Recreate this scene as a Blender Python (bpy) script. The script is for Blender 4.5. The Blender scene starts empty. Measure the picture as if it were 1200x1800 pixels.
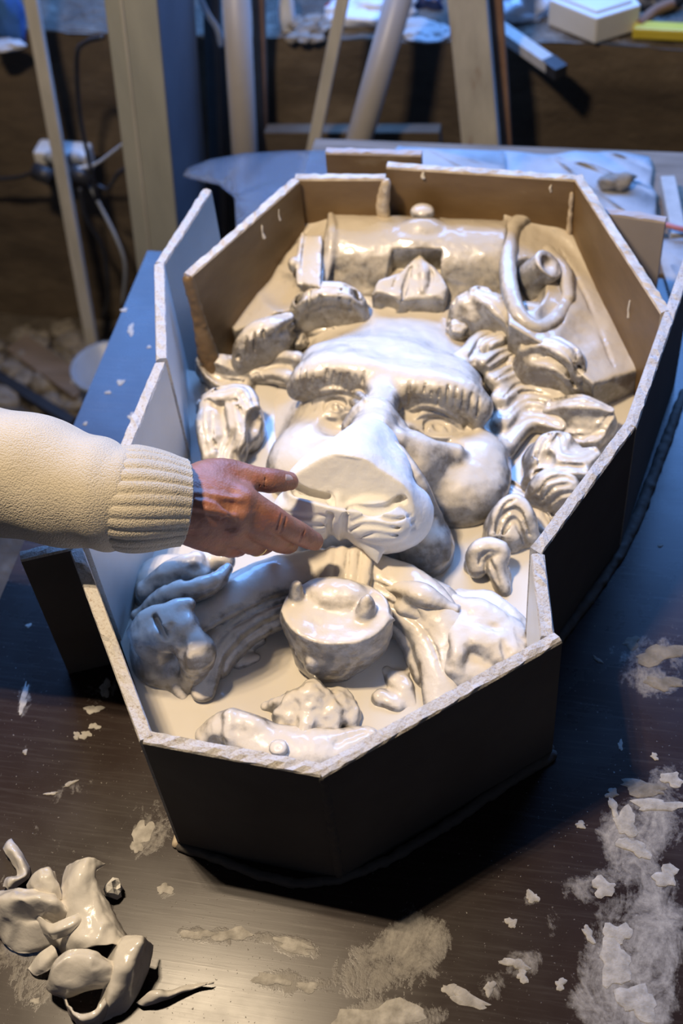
import bpy, bmesh, math, random
import numpy as np
from mathutils import Vector, Matrix, Euler

random.seed(7)
rng = np.random.default_rng(7)
SC = bpy.context.scene
COL = SC.collection

# ------------------------------------------------------------------ camera
FOC = 2300.0
RC = np.array([[0.9814, 0.0863, -0.1713], [0.1761, -0.7595, 0.6263], [-0.0761, -0.6448, -0.7605]])
u_, s_, v_ = np.linalg.svd(RC)
RC = u_ @ v_
CAM = np.array([0.2483, -0.9716, 1.2267])
cd = bpy.data.cameras.new('camera')
cam = bpy.data.objects.new('camera', cd)
COL.objects.link(cam)
cd.sensor_fit = 'VERTICAL'
cd.sensor_height = 36.0
cd.sensor_width = 24.0
cd.lens = 36.0 * FOC / 1800.0
cd.clip_start = 0.02
mw = Matrix.Identity(4)
for i in range(3):
    mw[i][0], mw[i][1], mw[i][2], mw[i][3] = RC[i, 0], -RC[i, 1], -RC[i, 2], CAM[i]
cam.matrix_world = mw
cd.dof.use_dof = True
cd.dof.focus_distance = 1.29
cd.dof.aperture_fstop = 4.2
SC.camera = cam

# ------------------------------------------------------------------ world, lamps, exposure
SC.view_settings.view_transform = 'Standard'
SC.view_settings.look = 'None'
SC.view_settings.gamma = 1.0
SC.view_settings.use_curve_mapping = False
SC.view_settings.exposure = 0.0
w = bpy.data.worlds.new('dim_workshop_air')
SC.world = w
w.use_nodes = True
w.node_tree.nodes['Background'].inputs['Color'].default_value = (0.30, 0.36, 0.52, 1)
w.node_tree.nodes['Background'].inputs['Strength'].default_value = 0.085

def lamp(name, kind, loc, target, energy, color, **kw):
    l = bpy.data.lights.new(name, kind)
    l.energy = energy
    l.color = color
    for k, v in kw.items():
        setattr(l, k, v)
    o = bpy.data.objects.new(name, l)
    o.location = loc
    o.rotation_euler = (Vector(target) - Vector(loc)).to_track_quat('-Z', 'Y').to_euler()
    COL.objects.link(o)
    return o

# the warm work lamp over the bench: a bar of small bulbs
WARM = (1.0, 0.79, 0.54)
for i in range(3):
    for j in range(2):
        lamp('work_lamp', 'SPOT', (-0.47 + 0.055 * i, -0.20 + 0.055 * j, 1.58), (0.05, 0.0, 0.05), 17.5, WARM,
             spot_size=math.radians(135), spot_blend=0.6, shadow_soft_size=0.012)
# daylight through the window high in the wall behind the bench
lamp('window_daylight', 'AREA', (-0.1, 1.85, 1.42), (0.0, 0.0, 0.0), 122.0, (0.15, 0.38, 1.0),
     shape='RECTANGLE', size=2.6, size_y=1.0)

# ------------------------------------------------------------------ pixel -> place helpers (rays from the surveyed camera)
def ray(px, py):
    return RC @ np.array([(px - 600) / FOC, (py - 900) / FOC, 1.0])
def P(px, py, z):
    d = ray(px, py)
    return CAM + d * ((z - CAM[2]) / d[2])
def PY(px, py, y):
    d = ray(px, py)
    return CAM + d * ((y - CAM[1]) / d[1])

# ------------------------------------------------------------------ object helpers
def tag(o, label=None, cat=None, group=None, kind=None):
    for k, v in (('label', label), ('category', cat), ('group', group), ('kind', kind)):
        if v:
            o[k] = v
    return o
def empty(name, loc=(0, 0, 0)):
    o = bpy.data.objects.new(name, None)
    o.empty_display_size = 0.05
    o.location = loc
    COL.objects.link(o)
    return o
def mesh_obj(name, verts, faces, mats, parent=None, smooth=False, mat_idx=None):
    me = bpy.data.meshes.new(name)
    me.from_pydata([tuple(map(float, v)) for v in verts], [], [tuple(map(int, f)) for f in faces])
    for m in (mats if isinstance(mats, (list, tuple)) else [mats]):
        me.materials.append(m)
    if mat_idx is not None:
        me.polygons.foreach_set('material_index', np.array(mat_idx, dtype=np.int32))
    if smooth:
        me.polygons.foreach_set('use_smooth', np.ones(len(me.polygons), dtype=bool))
    me.update()
    o = bpy.data.objects.new(name, me)
    COL.objects.link(o)
    if parent:
        o.parent = parent
        o.matrix_parent_inverse = Matrix.Translation(-Vector(parent.location)) if parent.parent is None else Matrix.Identity(4)
    return o
def fix_normals(o):
    bm = bmesh.new()
    bm.from_mesh(o.data)
    bmesh.ops.recalc_face_normals(bm, faces=bm.faces)
    bm.to_mesh(o.data)
    bm.free()
    return o

# value noise on arrays
_L = rng.random((64, 64, 64)).astype(np.float32)
def vnoise(p, scale):
    q = p * scale
    i = np.floor(q).astype(np.int64)
    f = (q - i).astype(np.float32)
    f = f * f * (3 - 2 * f)
    r = 0
    for dx in (0, 1):
        wx = f[..., 0] if dx else 1 - f[..., 0]
        for dy in (0, 1):
            wy = f[..., 1] if dy else 1 - f[..., 1]
            for dz in (0, 1):
                wz = f[..., 2] if dz else 1 - f[..., 2]
                r = r + _L[(i[..., 0] + dx) & 63, (i[..., 1] + dy) & 63, (i[..., 2] + dz) & 63] * wx * wy * wz
    return r * 2 - 1
def fbm(p, scale, octv=3):
    r, a = 0, 1.0
    for k in range(octv):
        r = r + a * vnoise(p + 3.7 * k, scale * 2 ** k)
        a *= 0.5
    return r

def spline(pts, n=6):
    """Catmull-Rom through rows of any width."""
    p = np.array(pts, dtype=float)
    if len(p) < 3:
        t = np.linspace(0, 1, n + 1)[:, None]
        return p[0] * (1 - t) + p[-1] * t
    p = np.vstack([2 * p[0] - p[1], p, 2 * p[-1] - p[-2]])
    out = []
    for i in range(1, len(p) - 2):
        for t in np.linspace(0, 1, n, endpoint=False):
            a, b, c, d = p[i - 1:i + 3]
            out.append(0.5 * (2 * b + (c - a) * t + (2 * a - 5 * b + 4 * c - d) * t * t + (3 * b - a - 3 * c + d) * t ** 3))
    out.append(p[-2])
    return np.array(out)

# ------------------------------------------------------------------ clay: a small distance-field sculpting kit
def surface_nets(D, org, h):
    s = D < 0
    nx, ny, nz = D.shape
    c = np.zeros((nx - 1, ny - 1, nz - 1), np.int16)
    for dx in (0, 1):
        for dy in (0, 1):
            for dz in (0, 1):
                c += s[dx:nx - 1 + dx, dy:ny - 1 + dy, dz:nz - 1 + dz]
    act = (c > 0) & (c < 8)
    idx = np.full(act.shape, -1, np.int64)
    cells = np.argwhere(act)
    idx[act] = np.arange(len(cells))
    acc = np.zeros((len(cells), 3))
    cnt = np.zeros(len(cells))
    corners = [(a, b, e) for a in (0, 1) for b in (0, 1) for e in (0, 1)]
    for a in corners:
        for ax in range(3):
            if a[ax]:
                continue
            b = list(a)
            b[ax] = 1
            va = D[cells[:, 0] + a[0], cells[:, 1] + a[1], cells[:, 2] + a[2]]
            vb = D[cells[:, 0] + b[0], cells[:, 1] + b[1], cells[:, 2] + b[2]]
            m = (va < 0) != (vb < 0)
            t = va[m] / (va[m] - vb[m])
            pt = np.tile(np.array(a, float), (m.sum(), 1))
            pt[:, ax] = t
            acc[m] += pt
            cnt[m] += 1
    V = (cells + acc / cnt[:, None]) * h + org
    F = []
    for ax in range(3):
        o1, o2 = (ax + 1) % 3, (ax + 2) % 3
        n = [nx, ny, nz]
        lo = [slice(None)] * 3
        hi = [slice(None)] * 3
        lo[ax] = slice(0, n[ax] - 1)
        hi[ax] = slice(1, n[ax])
        sa, sb = s[tuple(lo)], s[tuple(hi)]
        ch = sa != sb
        e = np.argwhere(ch)
        e = e[(e[:, o1] > 0) & (e[:, o2] > 0) & (e[:, o1] < n[o1] - 1) & (e[:, o2] < n[o2] - 1)]
        def g(d1, d2):
            q = e.copy()
            q[:, o1] -= d1
            q[:, o2] -= d2
            return idx[q[:, 0], q[:, 1], q[:, 2]]
        quad = np.stack([g(1, 1), g(0, 1), g(0, 0), g(1, 0)], 1)
        inside = s[e[:, 0], e[:, 1], e[:, 2]]
        quad[~inside] = quad[~inside][:, ::-1]
        F.append(quad)
    return V, np.vstack(F)

class Clay:
    def __init__(self):
        self.ops = []
    def _push(self, f, lo, hi, k, sub):
        self.ops.append((f, np.array(lo), np.array(hi), k, sub))
        return self
    def stroke(self, pts, k=0.006, sub=False, sq=1.0, n=5, world=False):
        """pts: (px, py, z, r); a tapering worm through them. sq>1 flattens it in z."""
        w = [tuple(q) if world else (*P(q[0], q[1], q[2]), q[3]) for q in pts]
        S = spline(w, n) if len(w) > 2 else np.array(w, float)
        S[:, 3] = np.maximum(S[:, 3], 0.0004)
        def f(X):
            best = None
            for a, b in zip(S[:-1], S[1:]):
                pa = X - a[:3].astype(np.float32)
                ba = (b - a)[:3].astype(np.float32)
                pz = pa[..., 2] * sq
                bz = ba[2] * sq
                den = ba[0] ** 2 + ba[1] ** 2 + bz ** 2 + 1e-12
                t = np.clip((pa[..., 0] * ba[0] + pa[..., 1] * ba[1] + pz * bz) / den, 0, 1)
                d = np.sqrt((pa[..., 0] - t * ba[0]) ** 2 + (pa[..., 1] - t * ba[1]) ** 2 + (pz - t * bz) ** 2) - (a[3] + t * (b[3] - a[3]))
                best = d if best is None else np.minimum(best, d)
            return best
        r = S[:, 3:4]
        return self._push(f, (S[:, :3] - r).min(0), (S[:, :3] + r).max(0), k, sub)
    def ell(self, px, py, z, r, rz=0.0, rx=0.0, ry=0.0, k=0.01, sub=False):
        c = P(px, py, z)
        R = np.array(Euler((math.radians(rx), math.radians(ry), math.radians(rz))).to_matrix())
        r = np.array(r, float)
        def f(X):
            q = (X - c.astype(np.float32)) @ R.astype(np.float32)
            k0 = np.sqrt(((q / r) ** 2).sum(-1))
            k1 = np.sqrt(((q / (r * r)) ** 2).sum(-1)) + 1e-9
            return k0 * (k0 - 1) / k1
        e = np.abs(R) @ r
        return self._push(f, c - e, c + e, k, sub)
    def box(self, px, py, z, half, rx=0.0, ry=0.0, rz=0.0, shift=(0, 0, 0), rnd=0.002, k=0.003, sub=False):
        Rm = np.array(Euler((math.radians(rx), math.radians(ry), math.radians(rz))).to_matrix())
        c = P(px, py, z) + Rm @ np.array(shift)
        hf = np.array(half, float)
        def f(X):
            q = np.abs((X - c.astype(np.float32)) @ Rm.astype(np.float32)) - (hf - rnd).astype(np.float32)
            return np.minimum(q.max(-1), 0) + np.sqrt((np.maximum(q, 0) ** 2).sum(-1)) - rnd
        e = np.abs(Rm) @ hf
        return self._push(f, c - e, c + e, k, sub)
    def cyl(self, a, b, r, rnd=0.004, k=0.006, sub=False):
        a = P(*a)
        b = P(*b)
        L = np.linalg.norm(b - a)
        ax = (b - a) / L
        def f(X):
            q = X - a.astype(np.float32)
            t = q @ ax.astype(np.float32)
            rad = np.sqrt(np.maximum((q ** 2).sum(-1) - t * t, 0)) - r + rnd
            dt = np.abs(t - L / 2) - L / 2 + rnd
            return np.minimum(np.maximum(rad, dt), 0) + np.sqrt(np.maximum(rad, 0) ** 2 + np.maximum(dt, 0) ** 2) - rnd
        lo = np.minimum(a, b) - r
        hi = np.maximum(a, b) + r
        return self._push(f, lo, hi, k, sub)
    def prism(self, pts, zlo, ztop, rnd=0.004, k=0.004, sub=False):
        """pts: (px, py, z) outline of the top; ztop may be a plane through the points."""
        W = np.array([P(*q) for q in pts])
        A = np.c_[W[:, :2], np.ones(len(W))]
        co = np.linalg.lstsq(A, W[:, 2], rcond=None)[0]
        E = W[:, :2]
        def f(X):
            x, y = X[..., 0], X[..., 1]
            d = np.full(x.shape, 1e9, np.float32)
            ins = np.zeros(x.shape, bool)
            for i in range(len(E)):
                a, b = E[i - 1], E[i]
                ex, ey = b - a
                wx, wy = x - a[0], y - a[1]
                t = np.clip((wx * ex + wy * ey) / (ex * ex + ey * ey + 1e-12), 0, 1)
                d = np.minimum(d, (wx - ex * t) ** 2 + (wy - ey * t) ** 2)
                c = ((a[1] > y) != (b[1] > y)) & (x < (b[0] - a[0]) * (y - a[1]) / (b[1] - a[1] + 1e-12) + a[0])
                ins ^= c
            d = np.sqrt(d)
            d = np.where(ins, -d, d) + rnd
            top = co[0] * x + co[1] * y + co[2]
            dz = np.maximum(X[..., 2] - top, zlo - X[..., 2]) + rnd
            return np.minimum(np.maximum(d, dz), 0) + np.sqrt(np.maximum(d, 0) ** 2 + np.maximum(dz, 0) ** 2) - rnd
        lo = np.r_[E.min(0), zlo]
        hi = np.r_[E.max(0), W[:, 2].max() + 0.004]
        return self._push(f, lo, hi, k, sub)
    def field(self, X):
        D = np.full(X.shape[:-1], 1.0, np.float32)
        for f, a, b, k, sub in self.ops:
            d = f(X).astype(np.float32)
            if sub:
                d = -d
                hh = np.clip(0.5 + 0.5 * (d - D) / k, 0, 1)
                D = D * (1 - hh) + d * hh + k * hh * (1 - hh)
            else:
                hh = np.clip(0.5 + 0.5 * (D - d) / k, 0, 1)
                D = D * (1 - hh) + d * hh - k * hh * (1 - hh)
        return D
    def on(self, pts, lo=0.03, hi=0.24):
        """where the rays of pixels meet the clay as modelled so far."""
        Z = np.arange(hi, lo, -0.0015)
        out = []
        for px, py in pts:
            d = ray(px, py)
            W = CAM + d[None] * ((Z - CAM[2]) / d[2])[:, None]
            i = np.argmax(self.field(W.astype(np.float32)) < 0)
            out.append(W[i])
        return out
    def groove(self, pts, r, k=0.002, up=0.25, ends=0.35):
        """carve a line on the surface; pts are pixels."""
        W = self.on(pts)
        n = len(W)
        rr = [r * (ends if i in (0, n - 1) else 1.0) for i in range(n)]
        return self.stroke([(w_[0], w_[1], w_[2] + q * up, q) for w_, q in zip(W, rr)], k=k, sub=True, world=True, n=4)
    def ridge(self, pts, r, k=0.002, up=0.0, ends=0.45):
        W = self.on(pts)
        n = len(W)
        rr = [r * (ends if i in (0, n - 1) else 1.0) for i in range(n)]
        return self.stroke([(w_[0], w_[1], w_[2] + q * up, q) for w_, q in zip(W, rr)], k=k, world=True, n=4)
    def lock(self, pts, n=3, spread=0.66, k=0.004, rs=0.46, gr=True):
        """a tuft of hair: n strands side by side along one path."""
        w = np.array([(*P(q[0], q[1], q[2]), q[3]) for q in pts])
        S = spline(w, 5)
        T = np.gradient(S[:, :3], axis=0)
        T /= np.linalg.norm(T, axis=1, keepdims=True) + 1e-9
        N = np.cross(T, np.array([0, 0.25, 1.0]))
        N /= np.linalg.norm(N, axis=1, keepdims=True) + 1e-9
        core = S.copy()
        core[:, 3] *= 0.92
        core[:, 2] -= 0.30 * S[:, 3]
        self.stroke(core, k=0.006, world=True, n=1)
        for j in np.linspace(-1, 1, n):
            q = S.copy()
            q[:, :3] += N * (S[:, 3:4] * j * spread)
            q[:, 2] += S[:, 3] * (0.30 - 0.45 * j * j)
            q[:, 3] *= rs
            self.stroke(q, k=k, world=True, n=1)
        for j in (np.linspace(-1, 1, 2 * n + 1)[1:-1] if gr else ()):
            q = S.copy()
            q[:, :3] += N * (S[:, 3:4] * j * spread * 1.15)
            q[:, 2] += S[:, 3] * (0.78 - 0.5 * j * j)
            q[:, 3] = 0.0017 + 0.05 * S[:, 3]
            self.stroke(q, k=0.002, sub=True, world=True, n=1)
        return self
    def build(self, name, mat, parent=None, h=0.002, zmin=None, rough=0.0, rscale=60, extra=None):
        adds = [o for o in self.ops if not o[4]]
        lo = np.min([o[1] for o in adds], 0) - 0.008
        hi = np.max([o[2] for o in adds], 0) + 0.008
        if zmin is not None:
            lo[2] = max(lo[2], zmin)
        n = np.ceil((hi - lo) / h).astype(int) + 1
        ax = [lo[i] + h * np.arange(n[i]) for i in range(3)]
        D = np.full(n, 1.0, np.float32)
        for f, a, b, k, sub in self.ops:
            m = k + 2 * h + 0.004
            i0 = np.clip(np.floor((a - m - lo) / h).astype(int), 0, n)
            i1 = np.clip(np.ceil((b + m - lo) / h).astype(int) + 1, 0, n)
            if (i1 <= i0).any():
                continue
            X = np.stack(np.meshgrid(*[ax[i][i0[i]:i1[i]].astype(np.float32) for i in range(3)], indexing='ij'), -1)
            d = f(X).astype(np.float32)
            sl = tuple(slice(i0[i], i1[i]) for i in range(3))
            A = D[sl]
            if sub:
                d = -d
                hh = np.clip(0.5 + 0.5 * (d - A) / k, 0, 1)
                D[sl] = A * (1 - hh) + d * hh + k * hh * (1 - hh)
            else:
                hh = np.clip(0.5 + 0.5 * (A - d) / k, 0, 1)
                D[sl] = A * (1 - hh) + d * hh - k * hh * (1 - hh)
        if rough:
            near = np.argwhere(np.abs(D) < 3 * h + rough)
            X = near * h + lo
            D[near[:, 0], near[:, 1], near[:, 2]] += (rough * fbm(X, rscale)).astype(np.float32)
        D[0], D[-1], D[:, 0], D[:, -1], D[:, :, 0], D[:, :, -1] = (h,) * 6
        V, F = surface_nets(D, lo, h)
        o = mesh_obj(name, [], [], mat, parent)
        me = o.data
        me.vertices.add(len(V))
        me.vertices.foreach_set('co', V.astype(np.float32).ravel())
        me.loops.add(len(F) * 4)
        me.loops.foreach_set('vertex_index', F.astype(np.int32).ravel())
        me.polygons.add(len(F))
        me.polygons.foreach_set('loop_start', np.arange(0, len(F) * 4, 4, dtype=np.int32))
        me.polygons.foreach_set('use_smooth', np.ones(len(F), dtype=bool))
        me.update(calc_edges=True)
        me.validate()
        # grey by slope: clay bared as slip drains, plus shade painted on steep flanks
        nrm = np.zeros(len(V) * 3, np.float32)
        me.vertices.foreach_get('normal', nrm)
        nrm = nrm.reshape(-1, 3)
        bare_shade = np.clip((0.97 - nrm[:, 2]) / 0.72, 0, 1)
        at = me.attributes.new('bare_shade', 'FLOAT', 'POINT')
        at.data.foreach_set('value', bare_shade.astype(np.float32))
        return o

# ------------------------------------------------------------------ materials
class NT:
    def __init__(self, name):
        self.m = bpy.data.materials.new(name)
        self.m.use_nodes = True
        self.t = self.m.node_tree
        self.b = self.t.nodes['Principled BSDF']
        self.tc = None
    def n(self, kind, **kw):
        x = self.t.nodes.new(kind)
        for k, v in kw.items():
            if hasattr(x, k) and k not in ('Scale',):
                setattr(x, k, v)
        return x
    def link(self, a, b):
        self.t.links.new(a, b)
    def co(self):
        if not self.tc:
            self.tc = self.n('ShaderNodeTexCoord')
        return self.tc.outputs['Object']
    def noise(self, scale, detail=4, rough=0.55, stretch=None, dist=0.0):
        x = self.n('ShaderNodeTexNoise')
        x.inputs['Scale'].default_value = scale
        x.inputs['Detail'].default_value = detail
        x.inputs['Roughness'].default_value = rough
        x.inputs['Distortion'].default_value = dist
        if stretch:
            mp = self.n('ShaderNodeMapping')
            mp.inputs['Scale'].default_value = stretch
            self.link(self.co(), mp.inputs['Vector'])
            self.link(mp.outputs['Vector'], x.inputs['Vector'])
        else:
            self.link(self.co(), x.inputs['Vector'])
        return x.outputs['Fac']
    def ramp(self, fac, stops):
        r = self.n('ShaderNodeValToRGB')
        el = r.color_ramp.elements
        while len(el) < len(stops):
            el.new(0.5)
        for e, (p, c) in zip(el, stops):
            e.position = p
            e.color = (*c, 1) if len(c) == 3 else c
        self.link(fac, r.inputs['Fac'])
        return r.outputs['Color']
    def mix(self, fac, a, b):
        x = self.n('ShaderNodeMix', data_type='RGBA')
        for sock, v in ((x.inputs[0], fac), (x.inputs[6], a), (x.inputs[7], b)):
            if hasattr(v, 'links') or isinstance(v, bpy.types.NodeSocket):
                self.link(v, sock)
            elif isinstance(v, (int, float)):
                sock.default_value = v
            else:
                sock.default_value = (*v, 1)
        return x.outputs[2]
    def math(self, op, a, b=0.0, clamp=False):
        x = self.n('ShaderNodeMath', operation=op)
        x.use_clamp = clamp
        for sock, v in ((x.inputs[0], a), (x.inputs[1], b)):
            if isinstance(v, bpy.types.NodeSocket):
                self.link(v, sock)
            else:
                sock.default_value = v
        return x.outputs[0]
    def attr(self, name):
        x = self.n('ShaderNodeAttribute')
        x.attribute_name = name
        return x.outputs['Fac']
    def set(self, **kw):
        for k, v in kw.items():
            s = self.b.inputs[k.replace('_', ' ')]
            if isinstance(v, bpy.types.NodeSocket):
                self.link(v, s)
            elif isinstance(v, (tuple, list)):
                s.default_value = (*v, 1) if len(v) == 3 and s.type == 'RGBA' else v
            else:
                s.default_value = v
        return self
    def bump(self, h, strength=0.3, dist=0.002):
        b = self.n('ShaderNodeBump')
        b.inputs['Strength'].default_value = strength
        b.inputs['Distance'].default_value = dist
        self.link(h, b.inputs['Height'])
        self.link(b.outputs['Normal'], self.b.inputs['Normal'])
        return self

def simple(name, c1, c2, scale=20, rough=0.6, bump=0.15, detail=5, stretch=None, spec=0.5):
    t = NT(name)
    f = t.noise(scale, detail, stretch=stretch)
    t.set(Base_Color=t.ramp(f, [(0.3, c1), (0.7, c2)]), Roughness=rough, Specular_IOR_Level=spec)
    t.bump(t.noise(scale * 4, 4), bump, 0.002)
    return t.m

def slip_material(name, flank_grey=1.0, tops=(0.82, 0.735, 0.605)):
    """old grey clay coated with running cream slip; flanks grey where it thins and as painted shade, with dirt in pores."""
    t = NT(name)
    bare_shade = t.attr('bare_shade')
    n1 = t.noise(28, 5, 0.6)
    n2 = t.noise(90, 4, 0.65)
    a = t.math('MULTIPLY', bare_shade, 1.25 * flank_grey)
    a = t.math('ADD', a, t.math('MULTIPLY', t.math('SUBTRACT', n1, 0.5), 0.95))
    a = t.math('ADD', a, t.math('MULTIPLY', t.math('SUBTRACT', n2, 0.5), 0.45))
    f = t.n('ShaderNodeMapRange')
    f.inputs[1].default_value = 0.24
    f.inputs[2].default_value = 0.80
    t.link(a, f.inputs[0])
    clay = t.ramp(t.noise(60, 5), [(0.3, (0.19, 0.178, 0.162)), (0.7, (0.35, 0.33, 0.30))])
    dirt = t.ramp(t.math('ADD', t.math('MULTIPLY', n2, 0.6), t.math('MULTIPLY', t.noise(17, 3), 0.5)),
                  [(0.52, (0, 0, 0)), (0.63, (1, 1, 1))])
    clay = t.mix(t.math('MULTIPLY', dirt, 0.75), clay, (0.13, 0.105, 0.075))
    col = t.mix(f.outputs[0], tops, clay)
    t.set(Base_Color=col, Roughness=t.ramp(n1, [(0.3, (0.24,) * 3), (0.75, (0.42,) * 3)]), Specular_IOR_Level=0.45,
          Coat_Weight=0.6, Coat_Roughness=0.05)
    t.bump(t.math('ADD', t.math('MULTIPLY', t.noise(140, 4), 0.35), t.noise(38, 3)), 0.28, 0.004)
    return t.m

M = {}
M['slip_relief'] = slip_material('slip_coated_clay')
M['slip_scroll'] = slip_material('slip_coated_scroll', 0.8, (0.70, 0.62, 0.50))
t = NT('liquid_slip')
t.set(Base_Color=t.ramp(t.noise(9, 3), [(0.3, (0.74, 0.67, 0.55)), (0.7, (0.80, 0.735, 0.625))]), Roughness=0.10, Coat_Weight=0.4, Coat_Roughness=0.04)
t.bump(t.noise(30, 2), 0.12, 0.003)
M['slip'] = t.m
t = NT('dry_white_plaster')
t.set(Base_Color=t.ramp(t.noise(35, 4), [(0.3, (0.80, 0.775, 0.73)), (0.7, (0.86, 0.84, 0.80))]), Roughness=0.75, Specular_IOR_Level=0.25)
t.bump(t.math('ADD', t.noise(60, 4), t.noise(260, 3)), 0.22, 0.002)
M['plaster'] = t.m
M['board_inner'] = simple('ivory_board_paper', (0.60, 0.585, 0.54), (0.68, 0.665, 0.62), 14, 0.42, 0.04)
t = NT('wet_brown_board_paper')
f = t.noise(9, 5, 0.6, stretch=(1, 1, 2.5))
t.set(Base_Color=t.ramp(f, [(0.32, (0.135, 0.078, 0.030)), (0.64, (0.20, 0.125, 0.055)), (0.84, (0.34, 0.26, 0.16))]), Roughness=0.5)
t.bump(t.noise(70, 3), 0.08, 0.002)
M['board_brown'] = t.m
M['board_outer'] = simple('grey_board_backing_paper', (0.085, 0.075, 0.068), (0.12, 0.108, 0.098), 10, 0.75, 0.05)
t = NT('broken_gypsum_edge')
f = t.noise(330, 4, 0.7)
t.set(Base_Color=t.ramp(f, [(0.32, (0.40, 0.32, 0.25)), (0.43, (0.60, 0.555, 0.50)), (0.62, (0.66, 0.63, 0.585))]), Roughness=0.9)
t.bump(f, 0.7, 0.003)
M['gypsum'] = t.m
t = NT('edge_smeared_with_slip')
t.set(Base_Color=t.ramp(t.noise(60, 4), [(0.35, (0.50, 0.40, 0.28)), (0.6, (0.68, 0.58, 0.44))]), Roughness=0.55)
t.bump(t.noise(120, 3), 0.4, 0.002)
M['edge_slip'] = t.m

# brown phenolic table board with scraped plaster films; 'film' is painted per vertex as dried stains
t = NT('stained_brown_phenolic_board')
film = t.attr('film')
sm = t.noise(22, 7, 0.72, stretch=(1.7, 1.1, 1), dist=0.8)
fine = t.noise(190, 4, 0.7)
a = t.math('ADD', film, t.math('MULTIPLY', t.math('SUBTRACT', sm, 0.5), 1.35))
a = t.math('ADD', a, t.math('MULTIPLY', t.math('SUBTRACT', fine, 0.5), 0.55))
mask = t.n('ShaderNodeMapRange')
mask.inputs[1].default_value = 0.36
mask.inputs[2].default_value = 0.92
t.link(a, mask.inputs[0])
speck = t.ramp(t.noise(330, 2, 0.5), [(0.70, (0, 0, 0)), (0.76, (0.55, 0.55, 0.55))])
lines = t.ramp(t.noise(10, 4, 0.6, stretch=(1.2, 22, 1)), [(0.5, (0, 0, 0)), (0.75, (0.035, 0.035, 0.035))])
mk = t.math('ADD', t.math('MULTIPLY', mask.outputs[0], 0.85), t.math('ADD', t.math('MULTIPLY', speck, 0.6), lines), clamp=True)
base = t.ramp(t.noise(4, 4), [(0.3, (0.018, 0.0098, 0.0078)), (0.7, (0.031, 0.0175, 0.0138))])
t.set(Base_Color=t.mix(mk, base, (0.52, 0.49, 0.44)),
      Roughness=t.math('ADD', t.math('MULTIPLY', mk, 0.5), t.math('ADD', 0.19, t.math('MULTIPLY', t.noise(14, 5), 0.18))),
      Specular_IOR_Level=0.38)
t.bump(t.math('ADD', mk, t.math('MULTIPLY', t.noise(8, 4, stretch=(1, 26, 1)), 0.06)), 0.25, 0.0012)
M['table'] = t.m
M['splat'] = simple('dried_plaster_splat', (0.30, 0.28, 0.25), (0.58, 0.55, 0.50), 90, 0.8, 0.4)
M['splat_grey'] = simple('old_grey_cement_splat', (0.16, 0.145, 0.12), (0.33, 0.30, 0.26), 60, 0.9, 0.5)
M['rubber'] = None
t = NT('skin')
n = t.noise(30, 5)
t.set(Base_Color=t.mix(t.ramp(t.noise(55, 3), [(0.45, (0, 0, 0)), (0.75, (0.6, 0.6, 0.6))]),
                       t.ramp(n, [(0.3, (0.25, 0.105, 0.062)), (0.7, (0.37, 0.175, 0.11))]), (0.42, 0.15, 0.095)),
      Roughness=0.5, Subsurface_Weight=0.12, Subsurface_Radius=(0.006, 0.002, 0.001), Subsurface_Scale=0.5)
v = t.n('ShaderNodeTexVoronoi')
v.inputs['Scale'].default_value = 420
t.link(t.co(), v.inputs['Vector'])
t.bump(t.math('ADD', v.outputs['Distance'], t.math('MULTIPLY', t.noise(110, 4), 1.2)), 0.22, 0.0012)
M['skin'] = t.m
M['nail'] = simple('nail', (0.50, 0.33, 0.27), (0.56, 0.40, 0.33), 60, 0.35, 0.02)
t = NT('cream_knit_wool')
vo = t.n('ShaderNodeTexVoronoi')
vo.inputs['Scale'].default_value = 620
t.link(t.co(), vo.inputs['Vector'])
kn = t.math('SUBTRACT', 1.0, vo.outputs['Distance'])
t.set(Base_Color=t.mix(t.math('MULTIPLY', kn, 0.5), t.ramp(t.noise(14, 4), [(0.3, (0.42, 0.37, 0.285)), (0.7, (0.54, 0.485, 0.39))]), (0.58, 0.53, 0.44)),
      Roughness=0.95, Specular_IOR_Level=0.1, Sheen_Weight=0.3)
t.bump(t.math('ADD', kn, t.math('MULTIPLY', t.noise(200, 3), 0.7)), 0.55, 0.0015)
M['knit'] = t.m
M['gold'] = simple('gold', (0.85, 0.60, 0.22), (0.9, 0.65, 0.25), 20, 0.25, 0.0)
M['gold'].node_tree.nodes['Principled BSDF'].inputs['Metallic'].default_value = 1.0
t = NT('slip_wet_latex')
t.set(Base_Color=t.ramp(t.noise(22, 5, 0.6), [(0.24, (0.52, 0.47, 0.40)), (0.36, (0.78, 0.74, 0.68)), (0.75, (0.86, 0.83, 0.78))]), Roughness=0.24, Coat_Weight=0.4, Coat_Roughness=0.1)
t.bump(t.noise(70, 4), 0.3, 0.003)
M['latex'] = t.m
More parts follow.
